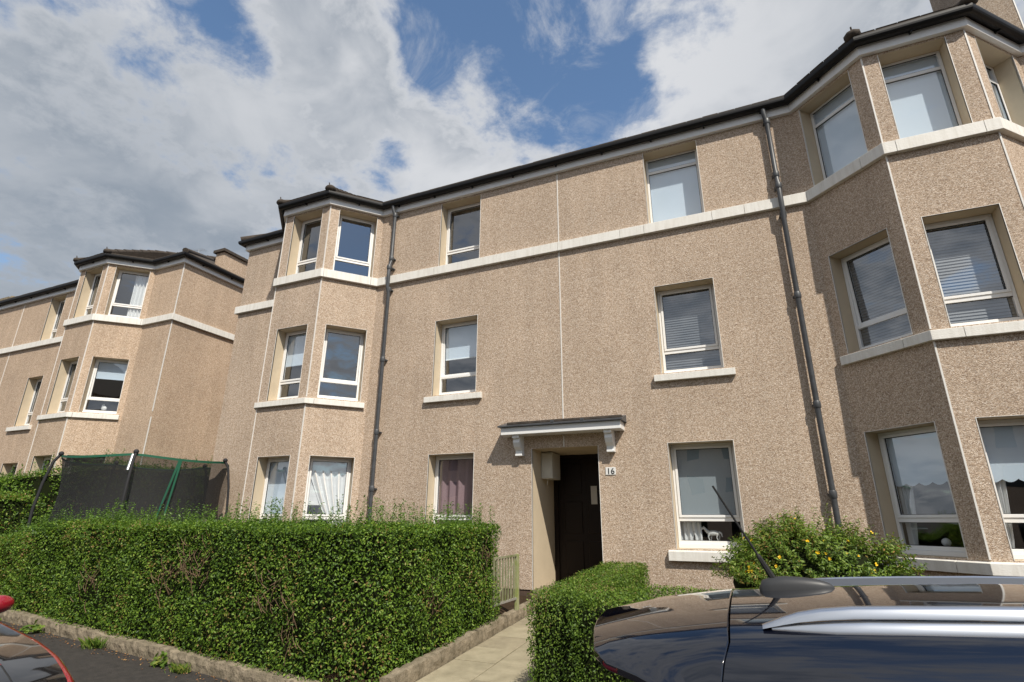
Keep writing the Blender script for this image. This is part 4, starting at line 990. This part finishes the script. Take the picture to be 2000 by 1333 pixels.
for i, a in enumerate(pa):
    dx, dy = math.cos(a), math.sin(a); b = MB(); pts = []
    for (r, z) in ((tr_+.02, tz+.02), (tr_+.10, tz-.12), (tr_+.17, tz-.5), (tr_+.21, tz-.95), (tr_+.20, mz-.0), (tr_+.20, gzz+.02)): pts.append((tcx+dx*r, tcy+dy*r, z))
    b.tube(pts, .024, 8); po = b.build('pole', 'foam', tp, True)
    b = MB(); b.ball((tcx+dx*(tr_+.02), tcy+dy*(tr_+.02), tz+.03), .045, 8, 6); b.build('pole_cap', 'foam', po, True)
    if i in (3, 4): 
        pass
b = MB(); b.tube([(tcx+tr_*math.cos(pa[4])-.03, tcy+tr_*math.sin(pa[4])-.03, tz-.02), (tcx+(tr_+.09)*math.cos(pa[4])-.03, tcy+(tr_+.09)*math.sin(pa[4])-.04, tz-.3)], .028, 8); b.build('pole_sleeve', 'steel', tp, True)
a = 6.02; b = MB()
for s_ in (0, .09):
    p0 = Vector((tcx+(tr_+.02)*math.cos(a+s_*.2), tcy+(tr_+.02)*math.sin(a+s_*.2), tz-.05)); p1 = Vector((tcx+(tr_+.02)*math.cos(a-.16+s_), tcy+(tr_+.02)*math.sin(a-.16+s_), mz+.1))
    w_ = Vector((-math.sin(a), math.cos(a), 0))*.02; b.quad(p0-w_, p0+w_, p1+w_*.6, p1-w_*.6)
b.build('door_strap', 'green', tp)
b = MB(); b.add([(tcx+1.5*math.cos(k*math.pi/12), tcy+1.5*math.sin(k*math.pi/12), mz) for k in range(24)], [tuple(range(24))]); b.build('jump_mat', 'foam', tp)
b = MB(); b.tube([(tcx+1.62*math.cos(k*math.pi/12), tcy+1.62*math.sin(k*math.pi/12), mz) for k in range(25)], .03, 8); b.build('frame_ring', 'steel', tp, True)
b = MB(); r0, r1 = 1.4, 1.66
for k in range(24):
    a, c = k*math.pi/12, (k+1)*math.pi/12
    b.quad(*[(tcx+r*math.cos(q_), tcy+r*math.sin(q_), mz+.035) for r, q_ in ((r0, a), (r1, a), (r1, c), (r0, c))])
b.build('padding', 'green', tp)

# ------------------------------------------------------------------ cars
def loft(stations, half, closed_ends=True):
    """stations: list of x; half(x)-> [(y,z)...] from top centre to sill; mirrored"""
    b = MB(); k = None
    for x in stations:
        h = half(x); ring = [(-y, z) for y, z in h[::-1]]+[(y, z) for y, z in h[1:]]; k = len(ring)
        b.v += [(x, y, z) for y, z in ring]
    for i in range(len(stations)-1):
        for j in range(k-1): b.f.append((i*k+j, (i+1)*k+j, (i+1)*k+j+1, i*k+j+1))
    if closed_ends: b.f += [tuple(range(k)), tuple((len(stations)-1)*k+j for j in range(k-1, -1, -1))]
    return b
def lerp_tab(tab, x):
    if x <= tab[0][0]: return tab[0][1]
    for (a, p), (c, q) in zip(tab[:-1], tab[1:]):
        if x <= c: t = (x-a)/(c-a); return p+(q-p)*t
    return tab[-1][1]
def wheel(parent, x, y, z, side, r=.32):
    b = MB(); b.tube([(x, y, z), (x, y+side*.03, z), (x, y+side*.17, z), (x, y+side*.2, z)], [r-.04, r, r, r-.03], 28); t = b.build('wheel', 'rubber', parent, True)
    b = MB(); b.tube([(x, y+side*.19, z), (x, y+side*.212, z)], [r*.66, r*.62], 20); b.build('rim', 'alu', t)
cyy = -5.66; rz = road_z(.8, -5.66)
car = thing('parked_car', 'dark glossy estate car with silver roof rails and an aerial, parked at the bottom right', 'car')
zt_tab = [(-.76, -.405), (-.5, -.352), (-.15, -.300), (.3, -.262), (.8, -.232), (1.4, -.215), (2.1, -.25), (2.5, -.33), (3.0, -.58), (3.4, -.75), (3.9, -.82), (4.25, -.92), (4.4, -1.1)]
ze_tab = [(-.76, .10), (-.45, .092), (0, .088), (2.1, .10), (3.0, .06), (4.4, .03)]
def half_dark(x):
    zc = lerp_tab(zt_tab, x); e = lerp_tab(ze_tab, x); belt = -.88; w = 1.0 if x < 3.9 else 1-.18*(x-3.9)/.5
    if x < -.35: w -= .05*((-.35-x)/.4)**1.5
    rows = [(0, zc), (.2, zc-e*.10), (.4, zc-e*.35), (.545, zc-e*.80), (.60, zc-e*1.15)]
    k = max(0., min(1., (zc-belt)/.6)) if x > 2 else 1
    rows += [(.655, zc-e*1.15-.055*k), (.69, zc-e*1.15-.12*k), (.715, zc-e*1.15-.20*k), (.76, belt+.10*k+(.02 if k < .1 else 0)), (.80, belt-.03), (.825, belt-.12), (.83, -1.15), (.80, -1.42), (.74, -1.53)]
    return [(y*w, z) for y, z in rows]
sx = [-.14, -.05, .05, .2, .4, .6, .8, 1.0, 1.2, 1.4, 1.7, 2.0, 2.2, 2.5, 2.75, 3.0, 3.2, 3.4, 3.7, 3.95, 4.15, 4.3, 4.4]
def close_skin(stations, half, name, mt, par, y0, thick=0):
    b = loft(stations, half); b.v = [(x, y+y0, z) for x, y, z in b.v]; return b.build(name, mt, par, True)
body = close_skin(sx, half_dark, 'body', 'car', car, cyy)
for v in body.data.vertices:
    if v.co.x < .35: v.co.x -= max(0, min(abs(v.co.y-cyy), .74)-.6)*.38*(.35-v.co.x)/.49
# lower rear body / hatch under the spoiler
def half_rear(x):
    t = (x+.80)/.66; zc = -.36-.50*(1-t)**1.6 if t < 1 else -.36; w = .93+.07*t
    rows = [(0, zc), (.3, zc-.01), (.5, zc-.03), (.6, zc-.06), (.655, zc-.11), (.69, min(zc-.15, -.55)), (.72, min(zc-.2, -.7)), (.76, min(zc-.25, -.85)), (.80, -.98), (.825, -1.05), (.83, -1.15), (.80, -1.42), (.74, -1.53)]
    return [(y*w, z) for y, z in rows]
close_skin([-.80, -.74, -.66, -.56, -.45, -.32, -.20, -.15], half_rear, 'tailgate', 'carglass', car, cyy)
# roof spoiler: bowed trailing edge, turned down at the sides
b = MB(); ny_ = 25; nx_ = 9
def tail_x(s): return -.735+.155*abs(s)**2.2+.26*(max(0, abs(s)-.78)/.22)**1.3
for i in range(nx_):
    t = i/(nx_-1)
    for j in range(ny_):
        s = -1+2*j/(ny_-1); yy = abs(s)*.72; x0 = tail_x(s); gapx = -.146-max(0, yy-.6)*.38; x = x0+(gapx-x0)*t
        h = half_dark(x); 
        # height from profile by interpolation in y
        z = None
        for (y1, z1), (y2, z2) in zip(h[:-1], h[1:]):
            if y1 <= yy <= y2+1e-9: q_ = (yy-y1)/max(1e-9, y2-y1); z = z1+(z2-z1)*q_; break
        if z is None: z = h[-1][1]
        z -= .012*(1-t)**3
        if abs(s) > .9: z += .10*(1-t)*(abs(s)-.9)/.1
        b.v.append((x, cyy+s*.72, z+.001))
def thickpatch(b, nx_, ny_, th, name, mt, par):
    base = len(b.v); b.v += [(x, y, z-th) for x, y, z in b.v[:base]]
    F_ = lambda i, j: i*ny_+j
    for i in range(nx_-1):
        for j in range(ny_-1):
            b.f.append((F_(i, j), F_(i+1, j), F_(i+1, j+1), F_(i, j+1))); b.f.append((base+F_(i, j), base+F_(i, j+1), base+F_(i+1, j+1), base+F_(i+1, j)))
    for j in range(ny_-1):
        b.f.append((F_(0, j), F_(0, j+1), base+F_(0, j+1), base+F_(0, j))); b.f.append((F_(nx_-1, j+1), F_(nx_-1, j), base+F_(nx_-1, j), base+F_(nx_-1, j+1)))
    for i in range(nx_-1):
        b.f.append((F_(i+1, 0), F_(i, 0), base+F_(i, 0), base+F_(i+1, 0))); b.f.append((F_(i, ny_-1), F_(i+1, ny_-1), base+F_(i+1, ny_-1), base+F_(i, ny_-1)))
    return b.build(name, mt, par, True)
so = thickpatch(b, nx_, ny_, .028, 'spoiler', 'car', car); md = so.modifiers.new('bevel', 'BEVEL'); md.width = .008; md.segments = 3; md.limit_method = 'ANGLE'
# side glass, lamps, wheels
for s_ in (-1, 1):
    for (x0, x1) in ((.02, .72), (.78, 1.72), (1.80, 2.35)):
        g_ = MB()
        for x in np.linspace(x0, x1, 7):
            h = half_dark(x); (ya, za), (yb2, zb2) = h[7], h[8]; o_ = .004
            g_.v += [(x, cyy+s_*(ya+(yb2-ya)*.12+o_), za+(zb2-za)*.12), (x, cyy+s_*(ya+(yb2-ya)*.95+o_), za+(zb2-za)*.95)]
        g_.f += [(2*i, 2*i+1, 2*i+3, 2*i+2) for i in range(6)]; g_.build('side_window', 'carglass', car)
    g_ = MB(); g_.box(-.83, -.66, cyy+s_*.70-.09, cyy+s_*.70+.09, -1.3, -1.16); g_.build('tail_light', 'redlens', car, bevel=.02)
    g_ = MB(); g_.box(4.2, 4.36, cyy+s_*.60-.12, cyy+s_*.60+.12, -1.05, -.93); g_.build('headlight', 'glass', car, bevel=.02)
    for x in (.15, 3.45): wheel(car, x, cyy+s_*.64, rz+.32, s_)
    g_ = MB(); g_.ball((2.35, cyy+s_*.93, -.84), (.07, .11, .07), 10, 8); g_.build('wing_mirror', 'car', car, True)
# roof rails
def rail(y, sgn):
    b = MB(); xs = [-.03, .0, .04, .09, .16, .26, .4, .6, .9, 1.2, 1.5, 1.8, 2.0, 2.1, 2.18]
    lift = [0, .010, .024, .038, .048, .053, .053, .053, .053, .053, .053, .050, .036, .02, 0]
    rows = []
    for x, lf in zip(xs, lift):
        h = half_dark(x); zb = lerp_tab([(p, q) for p, q in h], abs(y)) ; wv = .017; th = .02+lf*.3
        z0 = zb+lf*.5-.004; z1 = zb+lf+.012
        rows.append([(x, cyy+y*1-sgn*wv, z1-.006), (x, cyy+y-sgn*wv*.5, z1), (x, cyy+y+sgn*wv*.1, z1-.002), (x, cyy+y+sgn*wv*.9, z1-.012), (x, cyy+y+sgn*wv*1.2, z0+.004), (x, cyy+y-sgn*wv, z0)])
    n = 6; b.v = [v for r in rows for v in r]
    for i in range(len(rows)-1):
        for j in range(n): b.f.append((i*n+j, (i+1)*n+j, (i+1)*n+(j+1) % n, i*n+(j+1) % n))
    b.f += [tuple(range(n)), tuple((len(rows)-1)*n+j for j in range(n))]
    o = b.build('roof_rail', 'alu', car, True)
    b = MB(); rows = []
    for x in [.0, .04, .08, .14, .2, .3]+list(np.linspace(.45, 2.1, 12)):
        h = half_dark(x); q_ = min(1, .15+x/.25); ya = abs(y)+.008; yb = abs(y)+.008+.026*q_; za = lerp_tab(h, ya); zb = lerp_tab(h, yb); t = min(1, x/.22)*.013
        rows.append([(x, cyy+sgn*ya, za-.01), (x, cyy+sgn*ya, za+t+.012), (x, cyy+sgn*(ya+yb)/2, (za+zb)/2+t+.011), (x, cyy+sgn*yb, zb+t*.6), (x, cyy+sgn*yb, zb-.012)])
    n = 5; b.v = [v for r_ in rows for v in r_]
    for i in range(len(rows)-1):
        for j in range(n): b.f.append((i*n+j, (i+1)*n+j, (i+1)*n+(j+1) % n, i*n+(j+1) % n))
    b.f += [tuple(range(n)), tuple((len(rows)-1)*n+j for j in range(n))]
    b.build('rail_base', 'alu', o, True); return o
rail(-.540, -1); rail(.540, 1)
# aerial
b = MB(); ap = []
px, pz = .02, lerp_tab(zt_tab, .1)-.002
xs_ = [-.03, -.015, .02, .08, .15, .21, .25, .268]; hw = [.012, .028, .034, .036, .034, .028, .018, .004]; hh = [.015, .045, .056, .058, .050, .038, .022, .006]
n = 10
for x, w_, h_ in zip(xs_, hw, hh):
    zb = lerp_tab(zt_tab, x)-.004
    for k in range(n): a = math.pi*k/(n-1); b.v.append((x, cyy+w_*math.cos(a), zb+h_*math.sin(a)**.8))
for i in range(len(xs_)-1):
    for k in range(n-1): b.f.append((i*n+k, (i+1)*n+k, (i+1)*n+k+1, i*n+k+1))
b.f += [tuple(range(n)), tuple((len(xs_)-1)*n+k for k in range(n))]
pod = b.build('aerial_base', 'podplast', car, True)
b = MB(); a0 = Vector((.035, cyy, -.245)); a1 = Vector((-.18, cyy+.0, .165)); st = []; rs = []
for i in range(60): t = i/59; st.append(a0.lerp(a1, t)); rs.append(.010*(1-t)**2+.0048 if t < .25 else (.0046+.0012*(i % 2) if t < .8 else .0052))
b.tube(st, rs, 7); b.build('aerial_mast', 'rubber', pod, True)

# red car, only its bonnet corner and mirror reach into view
rc = thing('parked_car', 'red car in the bottom left corner with a dark gloss bonnet mirroring the flats', 'car')
ry = -6.63; 
zr_tab = [(-9.6, -.9), (-9.3, -.50), (-8.8, -.28), (-8.0, -.16), (-7.2, -.18), (-6.5, -.38), (-5.98, -.66), (-5.6, -.755), (-4.97, -.855), (-4.69, -.925), (-4.42, -1.02), (-4.24, -1.12), (-4.16, -1.22)]
def half_red(x):
    ze = lerp_tab(zr_tab, x); w = 1.0 if x < -4.9 else 1-.14*((x+4.9)/.74)**2
    if x < -6.0:
        t = min(1, (-6.0-x)/.5); belt = -.74
        rows = [(0, ze+.03), (.3, ze+.025), (.5, ze+.01), (.60, ze-.01), (.66, ze-.05), (.70, min(ze-.1, belt+.25)), (.80, belt+.02), (.85, belt-.10), (.86, -1.1), (.83, -1.32), (.76, -1.4)]
    else:
        rows = [(0, ze+.015), (.25, ze+.015), (.5, ze+.012), (.68, ze+.006), (.77, ze+.002), (.80, ze), (.835, ze-.03), (.86, min(ze-.1, -.9)), (.865, min(ze-.15, -1.1)), (.83, -1.36), (.76, -1.42)]
    return [(y*w, z) for y, z in rows]
xr = [-9.6, -9.3, -8.8, -8.4, -8.0, -7.6, -7.2, -6.85, -6.5, -6.2, -6.01, -5.98, -5.8, -5.6, -5.3, -4.97, -4.8, -4.69, -4.55, -4.42, -4.32, -4.24, -4.16]
close_skin(xr, half_red, 'body', 'carred', rc, ry)
# bonnet skin, split by a shut line
def skin_panel(x0, x1, ylim0, ylim1, off, name, mt, nx=14, ny=12):
    b = MB()
    for x in np.linspace(x0, x1, nx):
        h = half_red(x); ww = h[5][0]
        for j in range(ny+1):
            yy = (ylim0+(ylim1-ylim0)*j/ny)*ww; z = lerp_tab(h, abs(yy)); b.v.append((x, ry+yy, z+off))
    k = ny+1
    for i in range(nx-1):
        for j in range(ny): b.f.append((i*k+j, (i+1)*k+j, (i+1)*k+j+1, i*k+j+1))
    return b.build(name, mt, rc, True)
skin_panel(-5.94, -4.27, .585, .965, .004, 'bonnet_panel', 'carblack'); skin_panel(-5.94, -4.27, -.965, .57, .004, 'bonnet_panel', 'carblack')
skin_panel(-5.94, -4.27, .555, .60, .002, 'shut_line', 'gasket')
skin_panel(-7.0, -6.05, -.72, .72, .004, 'windscreen', 'carglass')
for s_ in (-1, 1):
    b = MB(); b.ball((-6.03, ry+s_*.99, -.70), (.075, .125, .075), 14, 10); mr_ = b.build('wing_mirror', 'carred', rc, True)
    b = MB(); b.tube([(-6.0, ry+s_*.82, -.76), (-5.98, ry+s_*.92, -.70)], .022, 8); b.build('mirror_arm', 'carblack', mr_, True)
    b = MB(); b.box(-4.38, -4.19, ry+s_*.69-.05, ry+s_*.69+.05, -1.16, -1.06); b.build('indicator', 'orange', rc, bevel=.02)
    for x in (-8.6, -5.1): wheel(rc, x, ry+s_*.66, road_z(x, ry)+.31, s_, .31)
